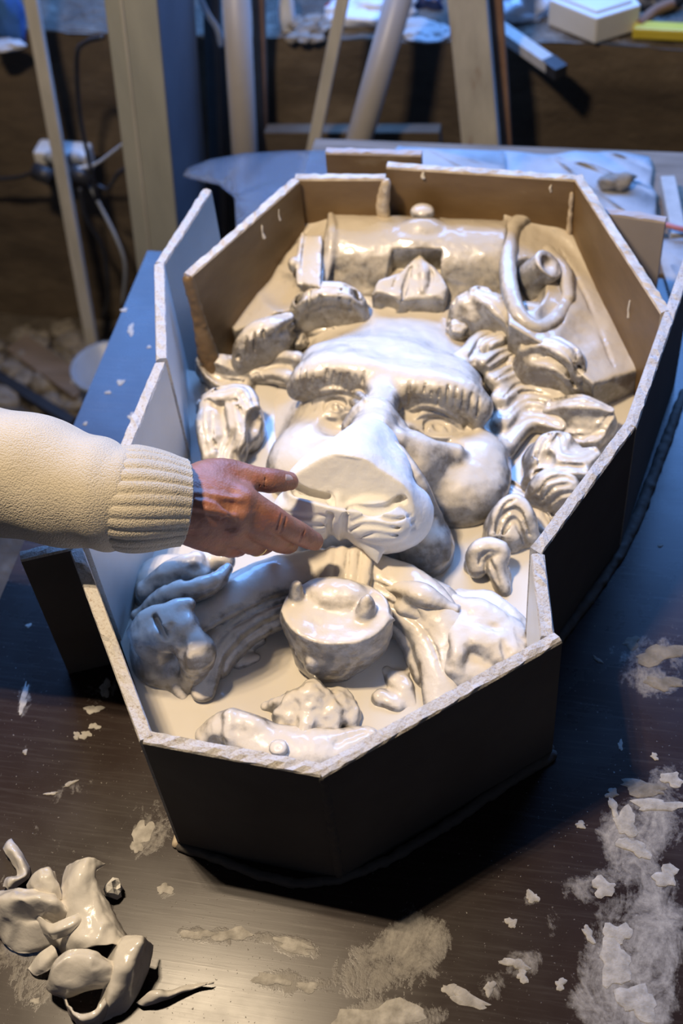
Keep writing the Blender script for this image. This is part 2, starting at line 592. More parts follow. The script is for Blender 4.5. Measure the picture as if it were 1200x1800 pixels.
# surroundings
t = NT('rammed_earth_wall')
f = t.noise(5, 6, 0.65, stretch=(1, 1, 2.2))
t.set(Base_Color=t.ramp(f, [(0.3, (0.055, 0.040, 0.028)), (0.55, (0.095, 0.072, 0.050)), (0.75, (0.15, 0.118, 0.085))]), Roughness=0.95)
t.bump(t.math('ADD', t.noise(14, 6, stretch=(0.6, 1, 1.6)), t.math('MULTIPLY', t.noise(60, 3), 0.4)), 0.5, 0.012)
M['earth'] = t.m
t = NT('dirty_ground')
f = t.noise(9, 6, 0.7)
t.set(Base_Color=t.ramp(f, [(0.32, (0.05, 0.042, 0.036)), (0.55, (0.13, 0.11, 0.09)), (0.72, (0.30, 0.26, 0.21))]), Roughness=0.9)
t.bump(t.math('ADD', f, t.noise(60, 4)), 0.8, 0.02)
M['ground'] = t.m
M['pillar'] = simple('grey_painted_post', (0.27, 0.28, 0.265), (0.37, 0.375, 0.35), 6, 0.6, 0.15, stretch=(3, 3, 0.6))
M['pillar_side_shade'] = simple('shaded_post_side', (0.10, 0.12, 0.15), (0.15, 0.17, 0.20), 6, 0.6, 0.1)  # post grey made darker and bluer: shade of the sides put into the colour
M['slat'] = simple('weathered_grey_slat', (0.36, 0.35, 0.33), (0.47, 0.455, 0.43), 8, 0.8, 0.2, stretch=(6, 6, 0.6))
M['pipe'] = simple('grey_plastic_pipe', (0.30, 0.285, 0.28), (0.37, 0.35, 0.345), 7, 0.42, 0.05)
t = NT('whitewashed_rusty_plank')
f = t.noise(7, 5, 0.6, stretch=(4, 4, 0.8))
t.set(Base_Color=t.ramp(f, [(0.3, (0.20, 0.12, 0.075)), (0.42, (0.36, 0.35, 0.34)), (0.75, (0.50, 0.49, 0.47))]), Roughness=0.8)
t.bump(f, 0.4, 0.004)
M['plank'] = t.m
M['rust'] = simple('rusty_brown_edge', (0.14, 0.075, 0.045), (0.24, 0.14, 0.09), 12, 0.85, 0.4)
M['black'] = simple('black_plastic', (0.018, 0.019, 0.022), (0.03, 0.03, 0.034), 20, 0.45, 0.05)
M['white_plastic'] = simple('white_plastic', (0.58, 0.58, 0.57), (0.66, 0.66, 0.65), 20, 0.4, 0.05)
M['paper'] = simple('white_dusty_sheet', (0.30, 0.30, 0.30), (0.46, 0.46, 0.465), 16, 0.85, 0.5)
M['bag'] = simple('white_plastic_bag', (0.62, 0.63, 0.66), (0.74, 0.75, 0.78), 12, 0.35, 0.2)
M['blue'] = simple('blue_plastic', (0.03, 0.10, 0.32), (0.05, 0.15, 0.42), 12, 0.4, 0.1)
M['navy'] = simple('navy_plastic', (0.012, 0.018, 0.06), (0.02, 0.03, 0.09), 12, 0.4, 0.1)
M['red'] = simple('red_plastic', (0.35, 0.04, 0.03), (0.45, 0.06, 0.05), 12, 0.5, 0.1)
M['pink'] = simple('pink_cord', (0.45, 0.16, 0.17), (0.55, 0.22, 0.22), 12, 0.6, 0.1)
M['yellow'] = simple('yellow_plastic', (0.52, 0.42, 0.03), (0.62, 0.50, 0.06), 12, 0.45, 0.1)
M['carton'] = simple('white_carton', (0.60, 0.60, 0.58), (0.68, 0.68, 0.66), 10, 0.7, 0.05)
M['wood'] = simple('grey_brown_wood', (0.15, 0.11, 0.075), (0.26, 0.20, 0.15), 8, 0.85, 0.3, stretch=(1, 7, 7))
M['stone'] = simple('grey_rubble', (0.13, 0.115, 0.10), (0.33, 0.30, 0.26), 18, 0.95, 0.6)
M['scrap'] = simple('pinkish_board_paper', (0.40, 0.345, 0.32), (0.47, 0.41, 0.38), 12, 0.8, 0.1)
M['bucket'] = simple('cloudy_plastic', (0.30, 0.33, 0.37), (0.38, 0.41, 0.45), 12, 0.35, 0.05)
t = NT('cloudy_blue_plastic_sheet')
wv = t.n('ShaderNodeTexWave', wave_type='BANDS', bands_direction='X')
wv.inputs['Scale'].default_value = 60
t.link(t.co(), wv.inputs['Vector'])
t.set(Base_Color=t.mix(wv.outputs['Fac'], (0.50, 0.58, 0.70), (0.66, 0.72, 0.80)), Roughness=0.22, Transmission_Weight=0.86, IOR=1.12)
t.bump(wv.outputs['Fac'], 0.12, 0.001)
M['sheet'] = t.m

# ------------------------------------------------------------------ generic shapes
def box_between(name, top_a, top_b, top_h, bot_a, mats, thick, parent=None):
    pass

def prism_mesh(name, outline, z0, z1, mats, parent=None, jitter=0.0, bevel=0.0, mat_of=None):
    n = len(outline)
    v = [(x, y, z0) for x, y in outline] + [(x, y, z1) for x, y in outline]
    f = [tuple(range(n))[::-1], tuple(range(n, 2 * n))] + [(i, (i + 1) % n, n + (i + 1) % n, n + i) for i in range(n)]
    o = mesh_obj(name, v, f, mats, parent)
    if bevel:
        b = o.modifiers.new('bevel', 'BEVEL')
        b.width = bevel
        b.segments = 2
    return o

def tube(name, pts, r, mat, parent=None, nseg=10, n=6, caps=True):
    S = spline([tuple(p) for p in pts], n) if len(pts) > 2 else np.array(pts, float)
    rr = S[:, 3] if S.shape[1] > 3 else np.full(len(S), r)
    S = S[:, :3]
    T = np.gradient(S, axis=0)
    T /= np.linalg.norm(T, axis=1, keepdims=True) + 1e-9
    up = np.array([0.13, 0.21, 0.97]) if abs(T[0][2]) < 0.9 else np.array([0.97, 0.21, 0.13])
    V, F = [], []
    N = np.cross(T[0], up)
    for i in range(len(S)):
        N = N - T[i] * (N @ T[i])
        N /= np.linalg.norm(N)
        B = np.cross(T[i], N)
        for j in range(nseg):
            a = 2 * math.pi * j / nseg
            V.append(S[i] + rr[i] * (math.cos(a) * N + math.sin(a) * B))
    for i in range(len(S) - 1):
        for j in range(nseg):
            F.append((i * nseg + j, i * nseg + (j + 1) % nseg, (i + 1) * nseg + (j + 1) % nseg, (i + 1) * nseg + j))
    if caps:
        F.append(tuple(range(nseg))[::-1])
        F.append(tuple((len(S) - 1) * nseg + j for j in range(nseg)))
    return fix_normals(mesh_obj(name, V, F, mat, parent, smooth=True))

def bar(name, a, b, wdir, wid, thick, mat, parent=None, bevel=0.002, side_mat=None):
    """a straight rectangular bar from a to b, its width along wdir."""
    a, b, wd = (np.array(q, float) for q in (a, b, wdir))
    T = (b - a) / np.linalg.norm(b - a)
    wd = wd - T * (wd @ T)
    wd /= np.linalg.norm(wd)
    N = np.cross(T, wd)
    V = []
    for c in (a, b):
        for sx, sy in ((-1, -1), (1, -1), (1, 1), (-1, 1)):
            V.append(c + wd * wid / 2 * sx + N * thick / 2 * sy)
    F = [(3, 2, 1, 0), (4, 5, 6, 7), (0, 1, 5, 4), (1, 2, 6, 5), (2, 3, 7, 6), (3, 0, 4, 7)]
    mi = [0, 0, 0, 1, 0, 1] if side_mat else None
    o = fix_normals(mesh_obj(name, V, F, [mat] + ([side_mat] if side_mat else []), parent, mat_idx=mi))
    m = o.modifiers.new('bevel', 'BEVEL')
    m.width = bevel
    m.segments = 2
    return o

def lump(name, c, r, mat, parent=None, seed=0, amp=0.3, sub=3, flat=None):
    bm = bmesh.new()
    bmesh.ops.create_icosphere(bm, subdivisions=sub, radius=1.0)
    X = np.array([v.co for v in bm.verts])
    d = 1 + amp * fbm(X + seed * 1.37, 1.3, 3)
    for v, s in zip(bm.verts, d):
        p = Vector(v.co) * float(s)
        v.co = Vector((p.x * r[0], p.y * r[1], p.z * r[2]))
        if flat is not None:
            v.co.z = max(v.co.z, -flat)
    o = mesh_obj(name, [], [], mat, parent)
    bm.to_mesh(o.data)
    bm.free()
    for p in o.data.polygons:
        p.use_smooth = sub >= 3
    o.data.materials.clear()
    o.data.materials.append(mat)
    o.location = Vector(c) if parent is None else Vector(c)
    return o

# ------------------------------------------------------------------ structure: wall, ledge, floor
WALL_Y = 1.2
LEDGE = -0.065
FLOOR = -0.78
def displaced_grid(name, o, u, v, nu, nv, amp, scale, mat, nrm, kind='structure'):
    o, u, v, nrm = (np.array(q, float) for q in (o, u, v, nrm))
    g = np.array([o + u * i / nu + v * j / nv for j in range(nv + 1) for i in range(nu + 1)])
    g = g + nrm * (amp * fbm(g, scale, 4))[:, None]
    f = [(j * (nu + 1) + i, j * (nu + 1) + i + 1, (j + 1) * (nu + 1) + i + 1, (j + 1) * (nu + 1) + i) for j in range(nv) for i in range(nu)]
    ob = mesh_obj(name, g, f, mat, smooth=True)
    ob['kind'] = kind
    return ob
displaced_grid('wall_back', (-2.6, WALL_Y, FLOOR - 0.05), (4.6, 0, 0), (0, 0.04, LEDGE - FLOOR + 0.05), 150, 26, 0.02, 7, M['earth'], (0, -1, 0))
displaced_grid('trim_1', (-2.6, WALL_Y + 0.035, LEDGE), (4.6, 0, 0), (0, 0.9, 0.06), 150, 30, 0.012, 9, M['ground'], (0, 0, 1))
displaced_grid('wall_rear', (-2.6, WALL_Y + 0.9, LEDGE), (4.6, 0, 0), (0, 0, 1.1), 20, 8, 0.02, 5, M['earth'], (0, -1, 0))
displaced_grid('floor', (-2.6, -2.2, FLOOR), (4.6, 0, 0), (0, 3.5, 0), 120, 90, 0.012, 8, M['ground'], (0, 0, 1))

# ------------------------------------------------------------------ table
TX0, TX1, TY0, TY1 = -0.412, 0.80, -0.95, 0.515
table = empty('work_table', (0.2, -0.2, FLOOR))
tag(table, 'dark brown glossy work table smeared and spattered with plaster, carrying the octagonal mould', 'table')
STAINS = [  # px, py, half sizes px, angle deg, strength
    (1140, 1440, 70, 50, -20, 0.55), (1105, 1480, 45, 60, 30, 0.45), (1165, 1540, 28, 26, 0, 0.5), (1090, 1560, 70, 40, 0, 0.35),
    (1100, 1700, 62, 95, 8, 0.72), (1150, 1690, 55, 90, 10, 0.4), (690, 1690, 95, 50, -25, 0.50), (735, 1640, 40, 45, -50, 0.42), (380, 1645, 70, 14, 4, 0.55),
    (510, 1660, 45, 16, 20, 0.6), (500, 1725, 55, 18, 5, 0.5), (60, 1500, 90, 60, 0, 0.22), (30, 1680, 50, 110, 0, 0.4),
    (110, 1720, 45, 70, 0, 0.3), (910, 1690, 30, 26, 0, 0.42), (860, 1740, 25, 25, 0, 0.4), (1010, 1555, 30, 26, 0, 0.3), (960, 1640, 25, 60, 20, 0.22),
    (1150, 1150, 70, 45, 0, 0.45), (1150, 1210, 50, 26, 10, 0.42), (265, 1460, 38, 52, 20, 0.52), (180, 1215, 24, 22, 0, 0.45),
    (45, 1220, 12, 40, 15, 0.35), (130, 1385, 50, 12, -28, 0.34), (60, 1100, 40, 20, 0, 0.15), (700, 1790, 80, 26, 0, 0.6),
    (290, 1565, 16, 14, 0, 0.5), (1165, 960, 60, 60, 0, 0.10), (1170, 1620, 40, 60, 0, 0.40), (1020, 1690, 60, 110, 0, 0.16), (1060, 1770, 50, 40, 0, 0.45), (1130, 1780, 60, 40, 0, 0.55), (60, 1300, 100, 90, -20, 0.14), (1150, 1330, 60, 60, 0, 0.10), (600, 1700, 200, 80, 0, 0.08), (930, 1580, 14, 12, 0, 0.5), (1180, 1360, 30, 20, 0, 0.45)]
nu, nv = 300, 330
gx, gy = np.meshgrid(np.linspace(TX0, TX1, nu), np.linspace(TY0, TY1, nv))
film = np.zeros(gx.shape)
for px, py, a, b, ang, st in STAINS:
    c = P(px, py, 0)
    ex = (P(px + 10, py, 0) - c)[:2] / 10
    ey = (P(px, py + 10, 0) - c)[:2] / 10
    A = np.linalg.inv(np.c_[ex, ey])
    q = A @ np.stack([gx.ravel() - c[0], gy.ravel() - c[1]])
    ca, sa = math.cos(math.radians(ang)), math.sin(math.radians(ang))
    u = (q[0] * ca + q[1] * sa) / a
    v = (-q[0] * sa + q[1] * ca) / b
    film += (st * np.clip(1.5 - np.sqrt(u * u + v * v), 0, 1) ** 0.7).reshape(gx.shape)
V = np.c_[gx.ravel(), gy.ravel(), np.zeros(gx.size)]
F = [(j * nu + i, j * nu + i + 1, (j + 1) * nu + i + 1, (j + 1) * nu + i) for j in range(nv - 1) for i in range(nu - 1)]
n0 = len(V)
V = np.vstack([V, [(TX0, TY0, -0.03), (TX1, TY0, -0.03), (TX1, TY1, -0.03), (TX0, TY1, -0.03)]])
c00, c10, c01, c11 = 0, nu - 1, (nv - 1) * nu, nv * nu - 1
F += [(n0 + 3, n0 + 2, n0 + 1, n0)]
F += [tuple([n0, n0 + 1] + list(range(c10, c00 - 1, -1))), tuple([n0 + 2, n0 + 3] + list(range(c01, c11 + 1))),
      tuple([n0 + 1, n0 + 2] + list(range(c11, c10 - 1, -nu))), tuple([n0 + 3, n0] + list(range(c00, c01 + 1, nu)))]
top = mesh_obj('table_top', V, F, M['table'], table)
at = top.data.attributes.new('film', 'FLOAT', 'POINT')
film = np.minimum(film, 0.66)
at.data.foreach_set('value', np.r_[film.ravel(), np.zeros(4)].astype(np.float32))
for lx in (TX0 + 0.12, TX1 - 0.08):
    for ly in (TY0 + 0.08, TY1 - 0.14):
        bar('leg', (lx, ly, FLOOR), (lx, ly, -0.03), (1, 0, 0), 0.06, 0.06, M['wood'], table)
bar('apron', (TX0 + 0.12, TY1 - 0.14, -0.075), (TX1 - 0.08, TY1 - 0.14, -0.075), (0, 0, 1), 0.088, 0.03, M['wood'], table)

def splat(px, py, a, b, ang, seed, mat, h=0.002):
    """a dried blob of plaster: thin, lumpy, ragged outline."""
    c = P(px, py, 0)
    ex = (P(px + 10, py, 0) - c) / 10
    ey = (P(px, py + 10, 0) - c) / 10
    n = 26
    V = [tuple(c + np.array([0, 0, h]))]
    r = np.random.default_rng(seed)
    ph = r.random(4) * 6.28
    ca, sa = math.cos(math.radians(ang)), math.sin(math.radians(ang))
    for ring, hh in ((0.6, h * 0.9), (0.92, h * 0.55), (1.0, 0.0003)):
        for i in range(n):
            t_ = 2 * math.pi * i / n
            k = ring * (1 + 0.22 * math.sin(2 * t_ + ph[0]) + 0.17 * math.sin(3 * t_ + ph[1]) + 0.14 * math.sin(5 * t_ + ph[2]) + 0.08 * math.sin(9 * t_ + ph[3]))
            x, y = a * k * math.cos(t_), b * k * math.sin(t_)
            p = c + ex * (x * ca - y * sa) + ey * (x * sa + y * ca)
            V.append((p[0], p[1], hh))
    F = [(0, 1 + i, 1 + (i + 1) % n) for i in range(n)]
    for k in range(2):
        o = 1 + k * n
        F += [(o + i, o + n + i, o + n + (i + 1) % n, o + (i + 1) % n) for i in range(n)]
    return fix_normals(mesh_obj('plaster_splat', V, F, mat, table, smooth=True))
SPL = [(1100, 1445, 22, 22, 0), (1078, 1420, 7, 20, -25), (1170, 1540, 22, 18, 10), (1115, 1490, 28, 14, 30), (1060, 1560, 22, 16, 0), (935, 1577, 12, 10, 0), (898, 1622, 9, 10, 0),
       (905, 1694, 22, 10, 15), (918, 1716, 10, 12, 0), (820, 1755, 45, 11, 22), (790, 1740, 16, 9, 20), (1034, 1642, 8, 16, -35), (1080, 1690, 30, 40, 0),
       (670, 1790, 70, 30, 0), (410, 1643, 30, 12, 0), (345, 1643, 26, 9, 0), (515, 1662, 38, 10, 18), (475, 1722, 28, 12, 10), (540, 1735, 22, 8, 10),
       (164, 1247, 14, 8, 0), (166, 1277, 9, 6, 0), (150, 1292, 10, 7, 0), (135, 1293, 7, 6, 0), (185, 1210, 10, 14, 20), (40, 1238, 5, 18, 20), (42, 1222, 4, 26, 18),
       (124, 1377, 14, 3, -30), (90, 1395, 10, 3, -10), (50, 1100, 5, 4, 0), (290, 1563, 13, 10, -20), (250, 1465, 14, 28, 20), (240, 1490, 10, 10, 0), (44, 1322, 5, 4, 0),
       (1160, 1150, 42, 16, -5), (1165, 1200, 32, 12, 12), (1110, 1130, 16, 10, 0), (1180, 1370, 20, 12, 0), (1130, 1385, 46, 12, 8), (1075, 1395, 12, 8, 0), (1155, 1415, 40, 12, 0),
       (860, 1737, 10, 12, 0), (1150, 1330, 8, 5, 30), (1090, 1310, 5, 8, 0), (1050, 1160, 9, 4, 40), (1160, 960, 4, 3, 0), (1020, 1450, 10, 6, 0), (62, 1760, 8, 6, -40), (985, 1730, 10, 10, 0),
       (1120, 1760, 34, 30, 0), (1085, 1640, 22, 20, 0), (230, 580, 6, 9, 10), (234, 733, 10, 6, 20), (212, 672, 8, 4, 0), (190, 690, 5, 3, 0), (150, 745, 4, 3, 0), (262, 610, 3, 3, 0), (218, 545, 5, 4, 0)]
for i, (px, py, a, b, ang) in enumerate(SPL):
    old = (px > 1040 and 1100 < py < 1220) or (px > 1050 and 1375 < py < 1400)
    splat(px, py, a, b, ang, i + 5, M['splat_grey'] if old else M['splat'], 0.0011)

# ------------------------------------------------------------------ the octagonal mould box of plasterboard offcuts
RIM = 0.21
TH = 0.0135
mould = empty('mould_box', (0.03, -0.02, 0))
tag(mould, 'octagonal casting mould of upright plasterboard offcuts standing on the brown table around the lion', 'mould')
def panel(a, b, inner, edge='gypsum', za=RIM, zb=RIM, z0=0.0008, out=1, lean=0.0, thick=TH, name='panel', parent=None, outer='board_outer'):
    """a,b: pixels of the outer top edge; the board's thickness goes inwards (to the left of a->b when out=1)."""
    A, B = P(a[0], a[1], za), P(b[0], b[1], zb)
    d = (B - A)[:2]
    L = np.linalg.norm(d)
    d /= L
    nrm = np.array([-d[1], d[0]]) * out
    nseg = max(4, int(L / 0.008))
    r = np.random.default_rng(int(abs(a[0] * 7 + a[1])))
    V, F, MI = [], [], []
    cols = 6
    for i in range(nseg + 1):
        t_ = i / nseg
        x = A[:2] + d * L * t_
        zt = za + (zb - za) * t_
        off = lean
        j = lambda s: float(r.normal() * s)
        V += [(*(x - nrm * off), z0), (*x, zt - 0.003), (*(x + nrm * (0.0012 + j(0.0004))), zt - 0.0006 + j(0.0006)),
              (*(x + nrm * (thick * 0.5 + j(0.001))), zt + 0.0004 + j(0.0009)), (*(x + nrm * (thick - 0.001 + j(0.0003))), zt + j(0.0006)), (*(x + nrm * thick), zt - 0.003),
              (*(x + nrm * (thick - off)), z0)]
    c = 7
    for i in range(nseg):
        for k in range(c - 1):
            F.append((i * c + k, (i + 1) * c + k, (i + 1) * c + k + 1, i * c + k + 1))
            MI.append(1 if k == 0 else (0 if k == 5 else 2))
        F.append((i * c + 6, (i + 1) * c + 6, (i + 1) * c, i * c))
        MI.append(2)
    F.append(tuple(range(c)))
    F.append(tuple(range(nseg * c, nseg * c + c))[::-1])
    MI += [2, 2]
    o = fix_normals(mesh_obj(name, V, F, [M[inner], M[outer], M[edge]], parent or mould, mat_idx=MI))
    if inner == 'board_brown' and parent is None:
        o['label'] = 'brown panel stained by slip'
    return o
panel((250, 1305), (562, 1364), 'board_inner')
panel((567, 1366), (988, 1127), 'board_inner')
panel((975, 1117), (957, 972), 'board_inner')
panel((952, 972), (1117, 750), 'board_inner')
panel((1119, 750), (1222, 452), 'board_inner')
panel((1180, 545), (1024, 306), 'board_brown', 'edge_slip')
panel((1012, 305), (682, 283), 'board_brown', 'edge_slip')
panel((678, 304), (520, 304), 'board_brown', 'edge_slip', za=0.208, zb=0.208)
panel((512, 312), (322, 478), 'board_brown', 'edge_slip')
panel((270, 464), (273, 632), 'board_inner')
panel((355, 332), (272, 460), 'board_inner')
panel((271, 636), (134, 960), 'board_inner')
panel((122, 968), (244, 1302), 'board_inner')
panel((36, 985), (128, 964), 'board_inner', out=1)
# dark tape on the near corner, plaster seams squeezed out at the corners and along the foot
a0, a1 = P(563, 1364, 0.207), P(565, 1366, 0)
def seam(name, pts, mat, h=0.0016, k=0.004):
    c = Clay()
    c.stroke([(*p, r) for *p, r in pts], k=k, world=True, n=4)
    return c.build(name, mat, mould, h=h, rough=0.0012, rscale=120)
q = P(564.5, 1366, RIM)
seam('corner_tape', [(q[0], q[1] + 0.004, 0.205, 0.004), (q[0] + 0.0005, q[1] + 0.003, 0.12, 0.0045), (q[0], q[1] + 0.003, 0.004, 0.0045)], M['board_outer'])
q = P(680, 300, RIM)
seam('corner_plaster', [(q[0], q[1] - 0.014, 0.20, 0.007), (q[0] - 0.006, q[1] - 0.015, 0.16, 0.009), (q[0] + 0.002, q[1] - 0.015, 0.12, 0.007), (q[0] + 0.001, q[1] - 0.014, 0.08, 0.004)], M['edge_slip'])
q = P(325, 480, RIM)
seam('corner_plaster', [(q[0] + 0.004, q[1] - 0.002, 0.203, 0.007), (q[0] + 0.008, q[1] - 0.005, 0.13, 0.009), (q[0] + 0.014, q[1] - 0.012, 0.05, 0.018)], M['board_brown'])
q = P(1024, 308, RIM)
seam('corner_plaster', [(q[0] - 0.012, q[1] - 0.012, 0.19, 0.003), (q[0] - 0.013, q[1] - 0.013, 0.05, 0.005)], M['edge_slip'])
f0, f1, f2 = P(250, 1305, RIM), P(564, 1366, RIM), P(988, 1127, RIM)
seam('foot_seal', [(f0[0], f0[1] - 0.001, 0.003, 0.005), (f1[0], f1[1] - 0.001, 0.003, 0.005), (f2[0], f2[1] - 0.001, 0.003, 0.006)], M['board_outer'])  # front seal coloured dark to paint the shadow band along the foot
w0, w1 = P(122, 968, RIM), P(244, 1302, RIM)
seam('foot_seal', [(w0[0] + 0.02, w0[1] - 0.02, 0.003, 0.007), (w1[0] - 0.006, w1[1] + 0.05, 0.003, 0.007), (w1[0] - 0.002, w1[1] + 0.001, 0.003, 0.005)], M['edge_slip'])
e0, e1, e2 = P(975, 1117, RIM), P(954, 972, RIM), P(1118, 750, RIM)
seam('foot_seal', [(e0[0] + 0.003, e0[1], 0.003, 0.006), (e1[0] + 0.004, e1[1] - 0.004, 0.003, 0.006), (e2[0] + 0.003, e2[1], 0.003, 0.007), (e2[0] + 0.052, e2[1] + 0.19, 0.003, 0.007), (e2[0] + 0.070, e2[1] + 0.27, 0.003, 0.005)], M['board_outer'])
# drips of slip on the brown boards
def drips(a, b, spots):
    A, B = P(*a, RIM), P(*b, RIM)
    d = (B - A)[:2] / np.linalg.norm((B - A)[:2])
    nrm = np.array([-d[1], d[0]])
    for t_, z1, z0, r in spots:
        x = A[:2] + (B - A)[:2] * t_ + nrm * (TH + 0.0004)
        seam('slip_drip', [(x[0], x[1], z1, r * 0.6), (x[0] + d[0] * 0.001, x[1] + d[1] * 0.001, (z0 + z1) / 2, r * 0.8), (x[0], x[1], z0, r)], M['slip'], h=0.001)
drips((1180, 545), (1024, 306), [(0.28, 0.165, 0.140, 0.0018)])
drips((1012, 305), (682, 283), [(0.12, 0.20, 0.19, 0.002), (0.8, 0.205, 0.198, 0.0025)])
drips((512, 312), (322, 478), [(0.22, 0.195, 0.18, 0.0016), (0.38, 0.198, 0.175, 0.002)])

# boards behind the mould
b1 = panel((742, 262), (574, 258), 'board_brown', 'scrap', za=0.20, zb=0.20, out=1, name='offcut_board', parent=table)
b1.parent = None
tag(b1, 'short brown plasterboard offcut standing upright behind the back edge of the mould', 'board')
# brace board at the right
b2 = panel((1172, 379), (1052, 362), 'scrap', 'scrap', za=0.175, zb=0.175, out=1, name='brace_board', parent=table, outer='scrap')
b2.parent = None
tag(b2, 'pinkish grey board offcut standing square against the outside of the right far panel', 'board')
print('box done')

# ------------------------------------------------------------------ poured slip inside the mould
POOL = 0.045
out = [P(*q, RIM) for q in ((250, 1303), (563, 1362), (984, 1126), (957, 972), (1118, 750), (1176, 545), (1022, 310), (682, 292), (515, 310), (318, 478), (270, 470), (271, 634), (130, 962))]
cx = np.mean([o[:2] for o in out], 0)
ring = []
for i, o in enumerate(out):
    a, b = out[i - 1][:2], out[(i + 1) % len(out)][:2]
    d = cx - o[:2]
    ring.append(o[:2] + d / np.linalg.norm(d) * 0.012)
ring = np.array(ring)
slip = prism_mesh('poured_slip', [tuple(q) for q in ring[::1]], 0.001, POOL, M['slip'])
fix_normals(slip)
tag(slip, 'pool of wet cream casting plaster poured into the mould around the relief', 'plaster')

# ------------------------------------------------------------------ the lion relief
lion = empty('lion_relief', (0.03, 0.0, 0.004))
tag(lion, 'carved lion head cartouche with scroll, mane and shield, lying coated in wet cream slip', 'sculpture')
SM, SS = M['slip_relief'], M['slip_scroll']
ZM = 0.036

c = Clay()   # scroll cartouche: rolled top band between two side panels that slope away, with raised borders
c.prism([(572, 388, 0.09), (900, 388, 0.09), (1000, 440, 0.085), (1070, 515, 0.08), (1112, 590, 0.075), (1075, 650, 0.075), (1040, 680, 0.075), (940, 640, 0.075), (700, 580, 0.075), (500, 585, 0.072), (415, 580, 0.07), (390, 552, 0.07), (435, 490, 0.075), (500, 430, 0.085)], 0.02, 0.1, rnd=0.003)
c.prism([(884, 368, 0.150), (930, 372, 0.140), (1000, 412, 0.118), (1068, 500, 0.100), (1112, 583, 0.090), (1134, 645, 0.083), (1078, 664, 0.090), (1042, 680, 0.095), (985, 625, 0.112), (893, 565, 0.138)], 0.02, 0.1, rnd=0.004, k=0.003)
c.prism([(582, 354, 0.150), (560, 358, 0.142), (500, 408, 0.120), (430, 484, 0.100), (382, 548, 0.084), (412, 584, 0.085), (455, 570, 0.096), (520, 530, 0.116), (566, 505, 0.134)], 0.02, 0.1, rnd=0.004, k=0.003)
c.cyl((580, 455, 0.094), (889, 472, 0.094), 0.062, rnd=0.005, k=0.003)
c.prism([(575, 428, 0.132), (890, 438, 0.132), (905, 600, 0.070), (560, 585, 0.070)], 0.02, 0.1, rnd=0.010, k=0.022)
c.ridge([(578, 362), (584, 400), (580, 450), (570, 510)], 0.0065, k=0.004)
c.ridge([(930, 380), (1000, 422), (1062, 500), (1102, 580), (1122, 636)], 0.012, k=0.006, up=-0.45, ends=0.8)
c.ridge([(566, 366), (500, 420), (436, 492), (396, 546)], 0.011, k=0.006, up=-0.45, ends=0.8)
# sunk fields inside the borders
c.ell(1035, 560, 0.118, (0.030, 0.070, 0.018), rz=-22, ry=22, k=0.004, sub=True)
c.ell(485, 500, 0.118, (0.028, 0.062, 0.016), rz=42, ry=-16, k=0.004, sub=True)
c.groove([(985, 440), (1030, 520), (1062, 600), (1082, 654)], 0.0032)
c.groove([(548, 400), (482, 466), (434, 528), (410, 572)], 0.0032)
c.ell(930, 478, 0.150, (0.026, 0.052, 0.048), k=0.003, sub=True)      # hollow of the right volute
c.ell(975, 540, 0.135, (0.022, 0.030, 0.024), k=0.004, sub=True)
# square recess under the knob
c.prism([(690, 432, 0.15), (775, 434, 0.15), (770, 520, 0.12), (655, 520, 0.12)], 0.112, 0.2, rnd=0.002, k=0.002, sub=True)
c.stroke([(706, 424, 0.146, 0.008), (740, 430, 0.143, 0.010), (774, 424, 0.146, 0.008)], k=0.004)
c.ell(742, 402, 0.150, (0.026, 0.018, 0.016), k=0.008)
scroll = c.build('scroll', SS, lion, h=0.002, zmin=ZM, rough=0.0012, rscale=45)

c = Clay()
c.ell(742, 373, 0.165, (0.0165, 0.014, 0.0095), k=0.004)
c.ell(742, 384, 0.154, (0.012, 0.011, 0.012), k=0.003)
c.build('knob', SM, scroll, h=0.0016, rough=0.0008)

c = Clay()   # right volute: a thin rolled lip winding round its eye
for dz, rr in ((0.0, 0.0112), (-0.012, 0.0115), (-0.024, 0.0105), (-0.036, 0.0115)):
    c.stroke([(935, 380 - dz * 700, 0.135 + dz, rr), (904, 398 - dz * 700, 0.140 + dz, rr), (893, 445 - dz * 800, 0.141 + dz, rr), (895, 505 - dz * 800, 0.137 + dz, rr), (912, 555 - dz * 800, 0.130 + dz, rr),
              (943, 578 - dz * 800, 0.120 + dz, rr), (976, 562 - dz * 700, 0.111 + dz, rr), (998, 525 - dz * 500, 0.107 + dz, rr)], k=0.003)
c.stroke([(920, 550, 0.105, 0.016), (950, 556, 0.098, 0.018), (982, 540, 0.095, 0.014)], k=0.004)
c.stroke([(998, 525, 0.113, 0.009), (990, 480, 0.120, 0.011), (962, 445, 0.122, 0.011)], k=0.004)
volute = c.build('volute', SS, lion, h=0.0018, zmin=ZM, rough=0.0008)
c = Clay()
c.cyl((930, 492, 0.114), (966, 464, 0.144), 0.0215, rnd=0.003)
c.stroke([(938, 500, 0.11, 0.018), (945, 530, 0.09, 0.02)], k=0.004)
c.ell(972, 459, 0.151, (0.015, 0.015, 0.013), k=0.003, sub=True)
c.build('volute_eye', SM, volute, h=0.0015, zmin=ZM, rough=0.0008)

c = Clay()   # left volute, seen from behind its edge
c.prism([(532, 408, 0.150), (566, 412, 0.154), (564, 505, 0.140), (526, 500, 0.132)], 0.05, 0.13, rnd=0.005)
c.stroke([(532, 412, 0.148, 0.004), (525, 456, 0.141, 0.004), (526, 500, 0.130, 0.004)], k=0.003)
c.ell(517, 466, 0.136, (0.0085, 0.011, 0.012), k=0.003)
c.build('volute', SM, lion, h=0.0016, zmin=ZM, rough=0.001)

